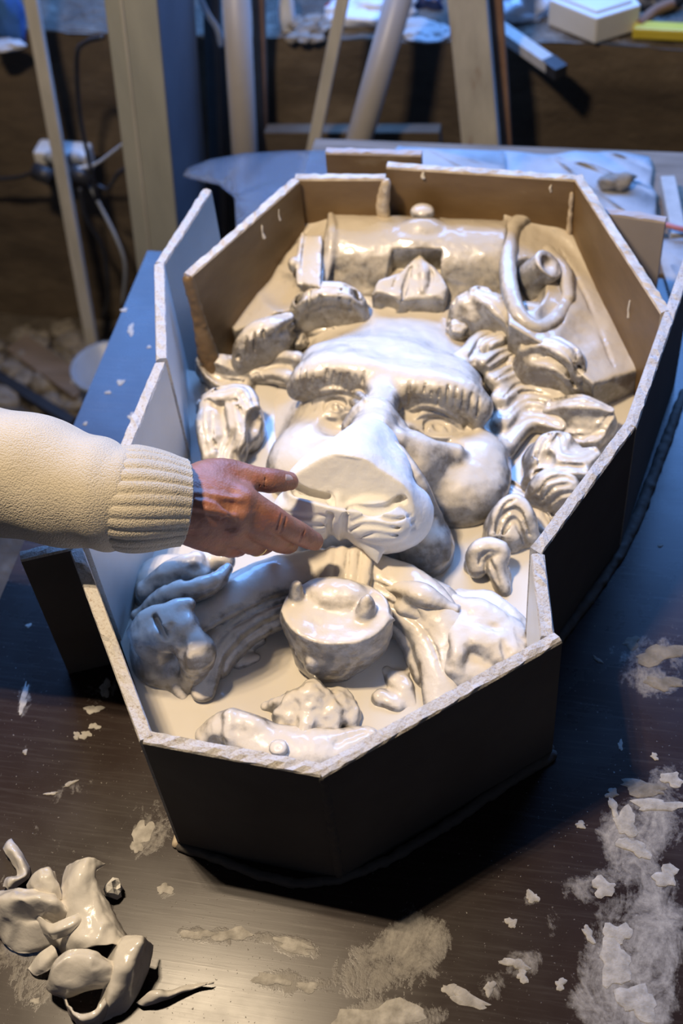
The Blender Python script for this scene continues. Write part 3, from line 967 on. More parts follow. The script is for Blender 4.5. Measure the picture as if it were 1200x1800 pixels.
c = Clay()   # the head with its face
c.ell(705, 745, 0.012, (0.200, 0.195, 0.056), k=0.02)
c.ell(672, 790, 0.040, (0.122, 0.120, 0.070), k=0.025)
c.ell(690, 660, 0.045, (0.118, 0.066, 0.060), k=0.03)            # forehead
c.ell(700, 590, 0.036, (0.150, 0.078, 0.054), k=0.030)
# cheeks
c.ell(546, 820, 0.050, (0.056, 0.058, 0.046), k=0.014)
c.ell(800, 850, 0.054, (0.064, 0.064, 0.046), k=0.014)
c.ell(845, 822, 0.052, (0.035, 0.045, 0.042), k=0.014)
c.ell(715, 815, 0.095, (0.046, 0.045, 0.045), k=0.02)
# brows: a heavy ledge over each eye
c.stroke([(522, 684, 0.094, 0.014), (545, 664, 0.112, 0.020), (590, 654, 0.118, 0.023), (638, 664, 0.118, 0.020)], k=0.018)
c.stroke([(708, 684, 0.118, 0.020), (752, 682, 0.120, 0.023), (800, 694, 0.116, 0.023), (840, 720, 0.100, 0.018)], k=0.018)
c.stroke([(630, 658, 0.116, 0.022), (672, 668, 0.118, 0.024), (715, 680, 0.116, 0.022)], k=0.018)
c.ell(592, 640, 0.100, (0.046, 0.034, 0.024), rz=-6, k=0.035)
c.ell(775, 665, 0.100, (0.052, 0.036, 0.024), rz=-16, k=0.035)
c.ell(680, 645, 0.096, (0.050, 0.034, 0.024), rz=-10, k=0.035)
# eye sockets
c.ell(590, 722, 0.120, (0.040, 0.026, 0.036), rz=-8, k=0.006, sub=True)
c.ell(768, 758, 0.120, (0.042, 0.026, 0.036), rz=-12, k=0.006, sub=True)
c.ell(542, 712, 0.112, (0.016, 0.014, 0.02), k=0.008, sub=True)
# bridge of the nose
c.stroke([(675, 695, 0.120, 0.020), (666, 730, 0.130, 0.022), (655, 765, 0.142, 0.028), (640, 805, 0.142, 0.03)], k=0.010)
c.stroke([(618, 752, 0.130, 0.012), (642, 728, 0.142, 0.016), (664, 722, 0.146, 0.015), (696, 756, 0.132, 0.014)], k=0.005)
c.stroke([(668, 775, 0.158, 0.012), (702, 802, 0.156, 0.010), (735, 850, 0.138, 0.010), (762, 908, 0.095, 0.009)], k=0.008)
c.stroke([(700, 775, 0.140, 0.012), (750, 790, 0.118, 0.010), (800, 795, 0.105, 0.010)], k=0.014)
c.ell(735, 962, 0.058, (0.042, 0.040, 0.044), k=0.012)           # chin
c.ell(610, 950, 0.055, (0.07, 0.04, 0.035), k=0.012)
# streams of hair running off the temples
for q in ([(850, 640, 0.092, 0.012), (890, 622, 0.080, 0.012), (940, 618, 0.072, 0.014)], [(868, 670, 0.080, 0.012), (910, 652, 0.070, 0.012), (960, 650, 0.066, 0.014)],
          [(878, 705, 0.072, 0.012), (915, 682, 0.064, 0.012), (985, 690, 0.062, 0.016)], [(882, 745, 0.064, 0.012), (920, 712, 0.058, 0.012), (1000, 722, 0.062, 0.016)],
          [(890, 785, 0.056, 0.012), (930, 745, 0.054, 0.012), (985, 752, 0.056, 0.013)], [(820, 630, 0.092, 0.014), (840, 605, 0.085, 0.014), (870, 588, 0.078, 0.014)],
          [(520, 632, 0.078, 0.012), (490, 632, 0.066, 0.012), (450, 645, 0.056, 0.011)], [(505, 665, 0.066, 0.011), (470, 660, 0.056, 0.011), (430, 665, 0.052, 0.010)],
          [(700, 585, 0.060, 0.014), (710, 560, 0.060, 0.014), (715, 530, 0.064, 0.014)]):
    c.stroke(q, k=0.012)
for q in ([(872, 655, 0.094, 0.0035), (925, 635, 0.086, 0.003), (965, 634, 0.082, 0.002)], [(880, 690, 0.086, 0.0035), (925, 665, 0.080, 0.003), (990, 672, 0.078, 0.002)],
          [(884, 726, 0.078, 0.0035), (925, 694, 0.074, 0.003), (990, 706, 0.076, 0.002)], [(890, 765, 0.070, 0.0035), (930, 726, 0.068, 0.003), (985, 738, 0.070, 0.002)]):
    c.stroke(q, k=0.006, sub=True)
# eyes: fold, lid, lower lid, ringed iris
c.ell(588, 724, 0.080, (0.024, 0.018, 0.018), rz=-10, k=0.006)
c.ell(768, 760, 0.080, (0.024, 0.018, 0.018), rz=-12, k=0.006)
for q, r in (([(546, 697), (566, 687), (596, 684), (626, 692), (644, 704)], 0.0052), ([(553, 708), (572, 697), (598, 696), (622, 706), (634, 716)], 0.0056), ([(556, 722), (580, 733), (608, 732), (634, 722)], 0.0036),
             ([(722, 722), (744, 714), (776, 719), (804, 735), (816, 750)], 0.0052), ([(730, 736), (750, 727), (778, 731), (802, 746), (812, 758)], 0.0056), ([(732, 754), (756, 768), (786, 770), (810, 762)], 0.0036)):
    c.ridge(q, r, k=0.002)
for q in ([(570, 722), (573, 709), (588, 703), (604, 709), (608, 722)], [(747, 756), (750, 743), (766, 737), (784, 744), (789, 757)]):
    c.groove(q, 0.0032, k=0.0015, up=-0.1)
for q in ([(588, 713), (590, 718)], [(767, 747), (769, 752)]):
    c.groove(q, 0.0045, k=0.0015, ends=1.0)
for i in range(10):       # hairs on the brows
    x = 524 + i * 12.5
    y = 668 - 10 * math.sin((i + 1.5) / 10 * 3.0)
    c.groove([(x + 3, y - 14), (x, y + 4), (x - 4, y + 22)], 0.0015, k=0.003)
    x = 718 + i * 13.5
    y = 684 + i * 3.2 - 9 * math.sin(i / 9 * 3.14)
    c.groove([(x + 2, y - 14), (x, y + 4), (x - 3, y + 24)], 0.0015, k=0.003)
for q in ([(655, 768), (684, 790), (714, 832), (740, 880), (762, 910)],):
    c.groove(q, 0.0032)
for q in ([(858, 640), (890, 618), (935, 612)], [(872, 668), (912, 646), (965, 642)], [(884, 700), (920, 674), (995, 684)], [(890, 735), (930, 704), (1000, 722)], [(894, 775), (930, 735), (985, 748)],
          [(862, 655), (900, 632), (950, 628)], [(880, 718), (920, 690), (995, 702)], [(826, 628), (845, 600), (866, 584)], [(512, 640), (485, 640), (450, 655)], [(500, 672), (470, 668), (440, 676)]):
    c.groove(q, 0.0030, k=0.003)
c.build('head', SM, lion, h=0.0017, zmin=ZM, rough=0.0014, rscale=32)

def tuft(paths, extra=None, rough=0.0012, h=0.0018, n=3, **kw):
    c = Clay()
    for p in paths:        # solid root under every strand, down into the slip
        W = np.array([(*P(q[0], q[1], q[2]), q[3]) for q in p])
        for fz, fr in ((0.78, 0.85), (0.50, 1.0)):
            B = W.copy()
            B[:, 2] = POOL + (B[:, 2] - POOL) * fz - 0.35 * B[:, 3]
            B[:, 3] *= fr
            c.stroke(B, k=0.012, world=True, n=3)
    for p in paths:
        c.lock(p, n=n, **kw)
    if extra:
        extra(c)
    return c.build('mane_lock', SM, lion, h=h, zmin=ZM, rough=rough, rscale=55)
# crown of locks, from the left ear over the forehead to the right ear
def ex(c):      # the middle lock: a hooded tuft with two facets and a hollow below
    c.prism([(652, 512, 0.118), (664, 488, 0.124), (705, 470, 0.131), (738, 446, 0.136), (776, 474, 0.130), (788, 502, 0.120), (782, 528, 0.110), (740, 530, 0.108), (695, 528, 0.110)], 0.075, 0.12, rnd=0.007, k=0.006)
    c.ell(700, 556, 0.068, (0.026, 0.024, 0.036), k=0.010)
    c.ell(758, 556, 0.056, (0.024, 0.022, 0.036), k=0.010)
    c.ell(750, 546, 0.104, (0.024, 0.012, 0.018), rz=-8, k=0.003, sub=True)
    c.ell(680, 536, 0.100, (0.014, 0.008, 0.014), k=0.003, sub=True)
    c.ridge([(738, 456), (744, 482), (742, 512)], 0.006, k=0.004)
    c.groove([(722, 470), (714, 495), (706, 530)], 0.0040)
    c.groove([(756, 470), (758, 492), (752, 512)], 0.0030)
    c.groove([(700, 480), (690, 505)], 0.0024)
    c.groove([(690, 545), (692, 575)], 0.0028)
    c.groove([(718, 545), (722, 572)], 0.0028)
tuft([[(668, 504, 0.100, 0.010), (700, 488, 0.110, 0.011)]], ex)
def ex(c):      # arched lock left of it
    c.ell(582, 545, 0.086, (0.036, 0.020, 0.036), k=0.010)
    c.ell(592, 560, 0.102, (0.030, 0.012, 0.016), rz=6, k=0.003, sub=True)
    c.ell(560, 572, 0.090, (0.012, 0.008, 0.012), k=0.003, sub=True)
    for x in (545, 565, 600, 618):
        c.groove([(x, 502 + abs(x - 580) * 0.3), (x - 3, 522 + abs(x - 580) * 0.3), (x - 4, 545)], 0.0024)
tuft([[(516, 562, 0.090, 0.010), (532, 528, 0.114, 0.015), (580, 510, 0.128, 0.017), (622, 524, 0.118, 0.014), (640, 558, 0.090, 0.008)]], ex, n=2)
def ex(c):      # almond-shaped lock at the upper left
    c.ell(462, 606, 0.088, (0.036, 0.019, 0.034), rz=30, k=0.008)
    c.ell(482, 624, 0.098, (0.040, 0.013, 0.024), rz=34, k=0.003, sub=True)
    for x in (432, 446, 462):
        c.groove([(x, 592 - (x - 432) * 0.7), (x + 2, 612 - (x - 432) * 0.7), (x + 1, 634 - (x - 432) * 0.7)], 0.0022)
tuft([[(418, 634, 0.080, 0.010), (436, 594, 0.106, 0.015), (472, 570, 0.118, 0.014), (508, 556, 0.110, 0.007)]], ex, n=2)
def ex(c):
    c.ell(395, 655, 0.052, (0.030, 0.022, 0.022), rz=-10, k=0.010)
    c.ell(385, 655, 0.076, (0.022, 0.009, 0.013), rz=-22, k=0.003, sub=True)
tuft([[(432, 650, 0.060, 0.013), (392, 638, 0.073, 0.014), (350, 632, 0.080, 0.005)], [(430, 678, 0.052, 0.010), (385, 672, 0.060, 0.009), (352, 640, 0.076, 0.004)]], ex, rs=0.42, spread=0.6)
def ex(c):
    c.ell(440, 755, 0.060, (0.018, 0.032, 0.034), k=0.008)
    c.ell(400, 750, 0.060, (0.030, 0.050, 0.028), k=0.010)
    c.ell(448, 750, 0.090, (0.012, 0.028, 0.018), rz=8, k=0.004, sub=True)
    c.stroke([(398, 722, 0.103, 0.006), (402, 755, 0.097, 0.008), (395, 790, 0.085, 0.006)], k=0.004, sub=True)
tuft([[(352, 708, 0.078, 0.007), (385, 694, 0.098, 0.013), (425, 690, 0.102, 0.014), (442, 720, 0.096, 0.010)],
      [(368, 712, 0.090, 0.012), (364, 750, 0.084, 0.013), (374, 800, 0.066, 0.012)], [(412, 712, 0.097, 0.011), (420, 760, 0.086, 0.012), (404, 805, 0.066, 0.012), (420, 850, 0.050, 0.009)]], ex)
def ex(c):
    c.ell(845, 565, 0.086, (0.036, 0.028, 0.034), k=0.012)
    c.ell(840, 560, 0.126, (0.010, 0.012, 0.010), k=0.004, sub=True)
tuft([[(798, 570, 0.088, 0.011), (812, 532, 0.110, 0.013), (850, 514, 0.121, 0.012)], [(838, 515, 0.121, 0.011), (872, 535, 0.122, 0.016), (900, 566, 0.110, 0.015), (908, 590, 0.096, 0.010)],
      [(845, 642, 0.083, 0.011), (850, 608, 0.094, 0.013), (876, 594, 0.096, 0.010)]], ex, n=4, rs=0.42)
def ex(c):
    c.ell(970, 645, 0.076, (0.038, 0.032, 0.032), rz=-30, k=0.012)
    c.ell(940, 655, 0.070, (0.030, 0.026, 0.030), k=0.012)
tuft([[(922, 612, 0.102, 0.010), (960, 602, 0.115, 0.014), (1000, 622, 0.115, 0.015), (1020, 660, 0.096, 0.009)], [(940, 635, 0.096, 0.010), (985, 645, 0.100, 0.013), (1012, 682, 0.080, 0.008)]], ex)
def ex(c):
    c.ell(1030, 750, 0.052, (0.034, 0.026, 0.026), rz=-12, k=0.010)
    c.ell(1042, 748, 0.084, (0.026, 0.013, 0.018), rz=8, k=0.003, sub=True)
tuft([[(968, 716, 0.064, 0.014), (1020, 708, 0.084, 0.014), (1074, 720, 0.086, 0.005)], [(1000, 770, 0.052, 0.011), (1040, 772, 0.060, 0.010), (1072, 732, 0.078, 0.004)]], ex, rs=0.42, spread=0.6)
def ex(c):
    c.ell(975, 815, 0.052, (0.040, 0.034, 0.032), k=0.012)
    c.ell(960, 805, 0.090, (0.010, 0.012, 0.012), k=0.004, sub=True)
tuft([[(932, 850, 0.052, 0.010), (948, 812, 0.075, 0.012), (962, 776, 0.088, 0.011), (995, 768, 0.086, 0.007)], [(978, 772, 0.085, 0.009), (985, 802, 0.086, 0.012), (1015, 808, 0.080, 0.014), (1042, 795, 0.074, 0.009)],
      [(940, 838, 0.068, 0.008), (980, 828, 0.084, 0.011), (1025, 828, 0.080, 0.009)]], ex)
def ex(c):
    c.ell(976, 866, 0.060, (0.032, 0.026, 0.030), rz=-12, k=0.010)
    for q in ([(946, 868), (962, 846), (990, 838), (1008, 846)], [(952, 880), (972, 858), (1000, 852)], [(962, 890), (984, 872), (1006, 866)]):
        c.groove(q, 0.0026)
tuft([[(938, 872, 0.058, 0.009), (962, 846, 0.080, 0.012), (1000, 848, 0.077, 0.010), (1014, 872, 0.058, 0.008)]], ex, gr=False)
def ex(c):
    c.ell(896, 932, 0.052, (0.026, 0.032, 0.028), k=0.010)
    c.stroke([(868, 940, 0.066, 0.009), (880, 898, 0.082, 0.010), (905, 884, 0.086, 0.010), (925, 905, 0.078, 0.010), (938, 945, 0.058, 0.008)], k=0.004)
    for q in ([(868, 952), (880, 915), (900, 896), (918, 908), (930, 940)], [(878, 962), (890, 928), (904, 914), (916, 935), (922, 958)], [(872, 925), (888, 890), (905, 878)], [(862, 965), (875, 955)]):
        c.groove(q, 0.0030)
tuft([[(866, 945, 0.052, 0.010), (880, 906, 0.074, 0.013), (905, 894, 0.078, 0.012), (932, 936, 0.060, 0.009)]], ex, gr=False)
def ex(c):
    c.stroke([(838, 1000, 0.058, 0.011), (836, 978, 0.068, 0.012), (856, 962, 0.076, 0.012), (880, 972, 0.072, 0.011), (872, 1000, 0.062, 0.011), (886, 1040, 0.046, 0.007)], k=0.004)
    for q in ([(842, 992), (850, 976), (866, 970)], [(862, 985), (870, 1010), (878, 1030)], [(846, 1012), (858, 1026)]):
        c.groove(q, 0.0028)
tuft([[(834, 990, 0.052, 0.010), (850, 972, 0.066, 0.012), (872, 990, 0.060, 0.011), (884, 1035, 0.045, 0.007)]], ex, gr=False)
tuft([[(880, 850, 0.044, 0.012), (930, 885, 0.046, 0.012), (965, 930, 0.044, 0.010)]], None)
# bare knots of clay showing through the slip between the locks
for px, py, z, r, rz in ((662, 556, 0.076, (0.016, 0.012, 0.011), -25), (588, 580, 0.072, (0.014, 0.009, 0.010), 10), (524, 600, 0.066, (0.013, 0.013, 0.011), -20), (806, 580, 0.088, (0.014, 0.015, 0.013), 0),
                         (904, 645, 0.074, (0.014, 0.014, 0.012), -20), (740, 566, 0.072, (0.017, 0.011, 0.010), 0), (460, 660, 0.056, (0.018, 0.009, 0.009), 20), (858, 602, 0.088, (0.018, 0.014, 0.010), 30),
                         (560, 562, 0.078, (0.010, 0.008, 0.01), 0)):
    c = Clay()
    c.ell(px, py, z, r, rz=rz)
    c.build('mane_knot', SM, lion, h=0.0015, rough=0.003, rscale=110)

# shield at the lion's chest
c = Clay()
ringp = [(358, 1215, 0.050, 0.014), (366, 1150, 0.064, 0.020), (405, 1095, 0.074, 0.024), (475, 1052, 0.080, 0.026), (560, 1028, 0.082, 0.026), (640, 1028, 0.082, 0.026), (702, 1056, 0.078, 0.025), (748, 1106, 0.070, 0.022), (768, 1166, 0.062, 0.020), (770, 1235, 0.048, 0.016)]
c.stroke(ringp, k=0.010, sq=1.8)
c.stroke([(730, 1075, 0.06, 0.02), (778, 1140, 0.058, 0.026), (786, 1225, 0.045, 0.018)], k=0.014, sq=1.5)
c.stroke([(p[0] + (14 if p[0] < 560 else -14), p[1] + 16, p[2] - 0.014, p[3]) for p in ringp[1:-1]], k=0.003, sq=1.6)
c.stroke([(320, 1110, 0.086, 0.014), (390, 1058, 0.096, 0.024), (470, 1018, 0.098, 0.026), (560, 995, 0.098, 0.024)], k=0.006, sq=1.9)
c.stroke([(650, 1000, 0.090, 0.022), (720, 1030, 0.088, 0.024), (775, 1082, 0.080, 0.022), (797, 1145, 0.068, 0.018)], k=0.006, sq=1.9)
for off, dz in ((-12, 0.016), (4, 0.016), (20, 0.008)):
    c.stroke([(p[0] - off * (0.5 if p[0] < 600 else -0.5), p[1] + off, p[2] + dz, 0.0017) for p in ringp[1:-1]], k=0.003, sub=True)
for x in (578, 598, 620, 642):
    c.stroke([(x - 4, 1042, 0.098, 0.0078), (x + 4, 972, 0.104, 0.0078)], k=0.002)
c.build('shield_frame', SM, lion, h=0.002, zmin=ZM, rough=0.0012)

c = Clay()   # helmet-like pot in the middle of the shield
c.ell(592, 1092, 0.098, (0.060, 0.046, 0.066), k=0.01)
c.ell(575, 1150, 0.060, (0.036, 0.030, 0.036), k=0.016)
c.ell(592, 1040, 0.150, (0.12, 0.10, 0.034), k=0.004, sub=True)
c.prism([(494, 1074, 0.118), (530, 1052, 0.120), (640, 1056, 0.120), (694, 1086, 0.116), (664, 1104, 0.114), (590, 1100, 0.116), (520, 1092, 0.116)], 0.108, 0.1, rnd=0.004, k=0.004)
c.ell(592, 1046, 0.116, (0.034, 0.020, 0.014), k=0.006)
c.stroke([(522, 1062, 0.112, 0.009), (521, 1036, 0.127, 0.0075), (524, 1028, 0.134, 0.004)], k=0.004)
c.stroke([(642, 1084, 0.112, 0.012), (645, 1062, 0.128, 0.008), (646, 1048, 0.138, 0.002)], k=0.004)
c.ell(548, 1168, 0.078, (0.008, 0.008, 0.012), k=0.004)
for i in range(10):
    x = 512 + i * 17
    c.stroke([(x, 1096 + abs(i - 4) * 1.5, 0.108, 0.0022), (x * 0.7 + 172, 1172, 0.066, 0.0016)], k=0.004, sub=True)
c.build('emblem_helmet', SM, lion, h=0.0018, zmin=ZM, rough=0.0012)

def blob_part(name, strokes, ells=(), rough=0.002, h=0.002, cuts=(), sq=1.0, k=0.008, rscale=38):
    c = Clay()
    for e in ells:
        c.ell(*e[:4], rz=e[4] if len(e) > 4 else 0, k=0.010)
    for s in strokes:
        c.stroke(s, k=k, sq=sq)
    for s in cuts:
        c.stroke(s, k=0.004, sub=True)
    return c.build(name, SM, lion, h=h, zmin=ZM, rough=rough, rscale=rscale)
blob_part('emblem_beast', [[(505, 1285, 0.052, 0.012), (515, 1245, 0.060, 0.014), (552, 1222, 0.064, 0.016), (582, 1250, 0.060, 0.014), (575, 1285, 0.05, 0.01)], [(540, 1285, 0.056, 0.012), (545, 1245, 0.062, 0.012)],
                           [(590, 1225, 0.056, 0.012), (612, 1255, 0.052, 0.010), (622, 1282, 0.045, 0.007)], [(500, 1238, 0.052, 0.009), (468, 1242, 0.045, 0.006)]], [(542, 1255, 0.048, (0.030, 0.032, 0.022))], 0.0045, cuts=[[(560, 1240, 0.08, 0.005), (562, 1290, 0.07, 0.005)], [(528, 1262, 0.08, 0.005), (520, 1290, 0.07, 0.004)]], rscale=55)
blob_part('emblem_leaf', [[(345, 1172, 0.040, 0.006), (400, 1155, 0.044, 0.010), (458, 1128, 0.046, 0.006)], [(420, 1165, 0.043, 0.010), (450, 1158, 0.043, 0.007)], [(380, 1150, 0.042, 0.007), (420, 1135, 0.044, 0.006)]], (), 0.002)
blob_part('emblem_leaf', [[(680, 1182, 0.040, 0.010), (710, 1207, 0.044, 0.013), (726, 1245, 0.040, 0.008)], [(672, 1228, 0.043, 0.010), (702, 1243, 0.042, 0.009)], [(695, 1190, 0.044, 0.008), (720, 1180, 0.042, 0.006)]], (), 0.003)
# ribbon along the lower edge
c = Clay()
c.stroke([(370, 1295, 0.050, 0.016), (392, 1278, 0.060, 0.018), (430, 1288, 0.060, 0.022), (480, 1314, 0.056, 0.026), (560, 1322, 0.052, 0.026), (645, 1298, 0.044, 0.014)], k=0.01, sq=1.4)
c.stroke([(404, 1262, 0.075, 0.007), (402, 1290, 0.070, 0.007), (412, 1316, 0.058, 0.007)], k=0.005)
c.stroke([(410, 1266, 0.066, 0.012), (450, 1280, 0.068, 0.012), (475, 1300, 0.062, 0.008)], k=0.006)
c.stroke([(580, 1325, 0.072, 0.003), (600, 1300, 0.066, 0.004), (640, 1285, 0.056, 0.003)], k=0.004, sub=True)
c.ell(374, 1304, 0.066, (0.007, 0.006, 0.012), k=0.003, sub=True)
c.ell(490, 1314, 0.077, (0.0095, 0.0095, 0.005), k=0.002)
c.ell(490, 1314, 0.083, (0.0035, 0.0035, 0.003), k=0.0015, sub=True)
c.build('ribbon', SM, lion, h=0.0018, zmin=ZM, rough=0.0012)
# leaf scrolls at both flanks of the shield
blob_part('acanthus_leaf', [[(236, 1112, 0.096, 0.008), (262, 1095, 0.112, 0.014), (300, 1078, 0.124, 0.014), (332, 1062, 0.130, 0.008)], [(262, 1120, 0.100, 0.020), (300, 1110, 0.112, 0.022), (325, 1100, 0.118, 0.016)],
                            [(270, 1140, 0.088, 0.016), (300, 1190, 0.050, 0.014), (322, 1228, 0.040, 0.006)], [(328, 1118, 0.110, 0.016), (346, 1150, 0.098, 0.020), (330, 1205, 0.044, 0.010)]],
          [(300, 1145, 0.052, (0.046, 0.044, 0.040))], 0.0022, cuts=[[(275, 1085, 0.128, 0.003), (290, 1120, 0.126, 0.004)], [(322, 1110, 0.134, 0.004), (318, 1160, 0.110, 0.006), (322, 1210, 0.084, 0.005)], [(300, 1100, 0.134, 0.003), (296, 1130, 0.126, 0.003)]])
blob_part('acanthus_leaf', [[(242, 1082, 0.084, 0.006), (300, 1050, 0.106, 0.014), (370, 1028, 0.120, 0.012), (400, 1000, 0.120, 0.006)], [(262, 1040, 0.082, 0.014), (305, 1006, 0.100, 0.016), (345, 985, 0.110, 0.010)],
                            [(300, 1020, 0.094, 0.014), (350, 1008, 0.102, 0.012)], [(345, 985, 0.096, 0.012), (392, 985, 0.102, 0.014)]], [(320, 1035, 0.046, (0.062, 0.044, 0.034))], 0.0022,
          cuts=[[(300, 1030, 0.116, 0.004), (330, 1000, 0.118, 0.004)], [(330, 1030, 0.118, 0.007), (342, 1000, 0.118, 0.007)]])
blob_part('acanthus_leaf', [[(688, 1030, 0.090, 0.010), (740, 1046, 0.098, 0.014), (795, 1072, 0.084, 0.008)], [(715, 1066, 0.084, 0.014), (765, 1086, 0.076, 0.012), (805, 1070, 0.078, 0.005)]], [(745, 1064, 0.058, (0.048, 0.034, 0.030), -25)], 0.0018,
          cuts=[[(700, 1045, 0.112, 0.003), (760, 1068, 0.104, 0.003)], [(720, 1085, 0.098, 0.003), (770, 1095, 0.090, 0.003)]], sq=1.3)
blob_part('acanthus_leaf', [[(797, 1062, 0.070, 0.012), (845, 1078, 0.076, 0.016), (900, 1110, 0.062, 0.010)], [(795, 1135, 0.064, 0.020), (835, 1116, 0.074, 0.020), (885, 1145, 0.064, 0.018), (910, 1188, 0.050, 0.010)],
                            [(785, 1160, 0.060, 0.018), (815, 1182, 0.056, 0.020), (860, 1192, 0.050, 0.014)], [(805, 1052, 0.054, 0.012), (870, 1062, 0.056, 0.012), (930, 1112, 0.042, 0.008)], [(800, 1090, 0.080, 0.008), (806, 1130, 0.082, 0.008), (796, 1175, 0.070, 0.006)]],
          [(845, 1135, 0.044, (0.062, 0.050, 0.032), -30)], 0.0022, cuts=[[(806, 1074, 0.092, 0.004), (840, 1092, 0.092, 0.005), (872, 1100, 0.084, 0.004)], [(838, 1112, 0.094, 0.004), (856, 1138, 0.086, 0.005)], [(884, 1128, 0.082, 0.004), (892, 1168, 0.070, 0.005)], [(818, 1140, 0.088, 0.004), (840, 1172, 0.076, 0.005)]], rscale=48, sq=1.5, k=0.014)
print('lion done')

# ------------------------------------------------------------------ the dry muzzle piece held in place
c = Clay()
c.stroke([(650, 772, 0.152, 0.024), (630, 805, 0.164, 0.034), (610, 838, 0.166, 0.042)], k=0.012)
c.stroke([(628, 776, 0.146, 0.018), (580, 825, 0.158, 0.024), (550, 856, 0.160, 0.028)], k=0.014)
c.stroke([(672, 786, 0.146, 0.018), (682, 830, 0.152, 0.026), (676, 868, 0.152, 0.030)], k=0.014)
c.ell(608, 852, 0.162, (0.056, 0.050, 0.047), rx=20, k=0.010)
c.ell(555, 872, 0.152, (0.034, 0.032, 0.040), rz=20, k=0.012)
c.ell(672, 884, 0.148, (0.040, 0.036, 0.042), rz=-25, k=0.012)
c.box(608, 818, 0.200, (0.09, 0.03, 0.026), rx=-30, ry=8, shift=(0, -0.030, -0.016), rnd=0.003, k=0.003, sub=True)    # flat front of the nose
c.groove([(518, 852), (535, 868), (556, 875), (578, 874)], 0.0105, k=0.002, up=-0.35, ends=0.6)
c.groove([(624, 892), (650, 900), (682, 895), (706, 876)], 0.0110, k=0.002, up=-0.35, ends=0.6)
c.ell(536, 906, 0.130, (0.038, 0.034, 0.034), rz=12, k=0.003)
c.ell(666, 916, 0.126, (0.044, 0.036, 0.036), rz=-10, k=0.003)
c.ell(660, 914, 0.148, (0.040, 0.026, 0.026), rz=-10, k=0.006)
c.ell(542, 904, 0.146, (0.032, 0.024, 0.024), rz=10, k=0.006)
c.ell(712, 908, 0.124, (0.030, 0.036, 0.036), rz=-20, k=0.010)
c.ell(600, 902, 0.138, (0.013, 0.026, 0.036), k=0.005)
# nostrils, cleft, folds of the lips
c.groove([(522, 853), (540, 866), (560, 871), (580, 870)], 0.0058, up=-0.35, ends=0.5)
c.groove([(620, 889), (650, 895), (682, 890), (703, 873)], 0.0062, up=-0.35, ends=0.5)
c.groove([(578, 866), (583, 880), (580, 910), (577, 944)], 0.0042, up=0.0)
c.groove([(614, 890), (607, 908), (604, 928), (602, 950)], 0.0040, up=-0.1)
for q, r in (([(484, 896), (505, 904), (535, 909), (572, 906)], 0.0022), ([(490, 909), (520, 920), (548, 924), (574, 921)], 0.0020), ([(505, 926), (530, 934), (565, 936)], 0.0014),
             ([(618, 918), (640, 909), (664, 909), (694, 914), (724, 906)], 0.0019), ([(612, 934), (636, 924), (662, 925), (692, 929), (728, 916)], 0.0022), ([(626, 946), (655, 939), (686, 942), (728, 928)], 0.0015)):
    c.groove(q, r, k=0.004, up=0.1)
c.ell(600, 915, 0.090, (0.080, 0.060, 0.022), k=0.006, sub=True)
c.stroke([(650, 940, 0.130, 0.016), (658, 962, 0.122, 0.011), (663, 990, 0.113, 0.001)], k=0.004)
muzzle = c.build('muzzle_piece', M['plaster'], None, h=0.0012, rough=0.0004, rscale=90)
tag(muzzle, 'matt white plaster lion muzzle, nose and wrinkled lips, held against the face', 'sculpture')

# ------------------------------------------------------------------ the person: hand, sleeve, ring
c = Clay()
c.stroke([(215, 880, 0.268, 0.026), (300, 885, 0.262, 0.027), (345, 885, 0.255, 0.030)], k=0.01, sq=1.25)
c.stroke([(320, 865, 0.262, 0.020), (370, 862, 0.256, 0.019), (425, 880, 0.246, 0.0150)], k=0.012)
c.stroke([(322, 885, 0.258, 0.020), (370, 893, 0.250, 0.019), (418, 908, 0.238, 0.0145)], k=0.012)
c.stroke([(320, 905, 0.248, 0.020), (365, 920, 0.238, 0.018), (405, 935, 0.222, 0.0135)], k=0.012)
c.stroke([(315, 920, 0.240, 0.018), (355, 940, 0.225, 0.016), (385, 954, 0.206, 0.0125)], k=0.012)
c.stroke([(335, 850, 0.258, 0.018), (372, 838, 0.254, 0.0185), (405, 834, 0.248, 0.0155), (450, 842, 0.236, 0.0128), (480, 845, 0.226, 0.0128), (508, 846, 0.213, 0.0098)], k=0.012)   # thumb
c.stroke([(425, 880, 0.246, 0.0150), (468, 905, 0.226, 0.0142), (500, 924, 0.205, 0.0128), (530, 940, 0.180, 0.0120), (552, 952, 0.160, 0.0098)], k=0.007)   # index
c.stroke([(418, 908, 0.238, 0.0145), (455, 932, 0.212, 0.0132), (482, 948, 0.185, 0.012), (500, 956, 0.160, 0.0110), (510, 958, 0.142, 0.009)], k=0.004)     # middle
c.stroke([(405, 935, 0.222, 0.0135), (436, 952, 0.195, 0.0125), (456, 958, 0.170, 0.0112), (468, 956, 0.148, 0.0098), (470, 948, 0.13, 0.008)], k=0.004)     # ring finger
c.stroke([(385, 954, 0.206, 0.0125), (408, 962, 0.182, 0.011), (424, 958, 0.160, 0.0098), (432, 948, 0.142, 0.008)], k=0.004)                             # little finger
c.stroke([(385, 850, 0.246, 0.012), (425, 868, 0.238, 0.010)], k=0.014)        # web of the thumb
for px, py, z, r in ((428, 876, 0.256, 0.008), (420, 904, 0.248, 0.0075), (407, 931, 0.232, 0.007)):
    c.ell(px, py, z, (r, r, r * 0.8), k=0.008)
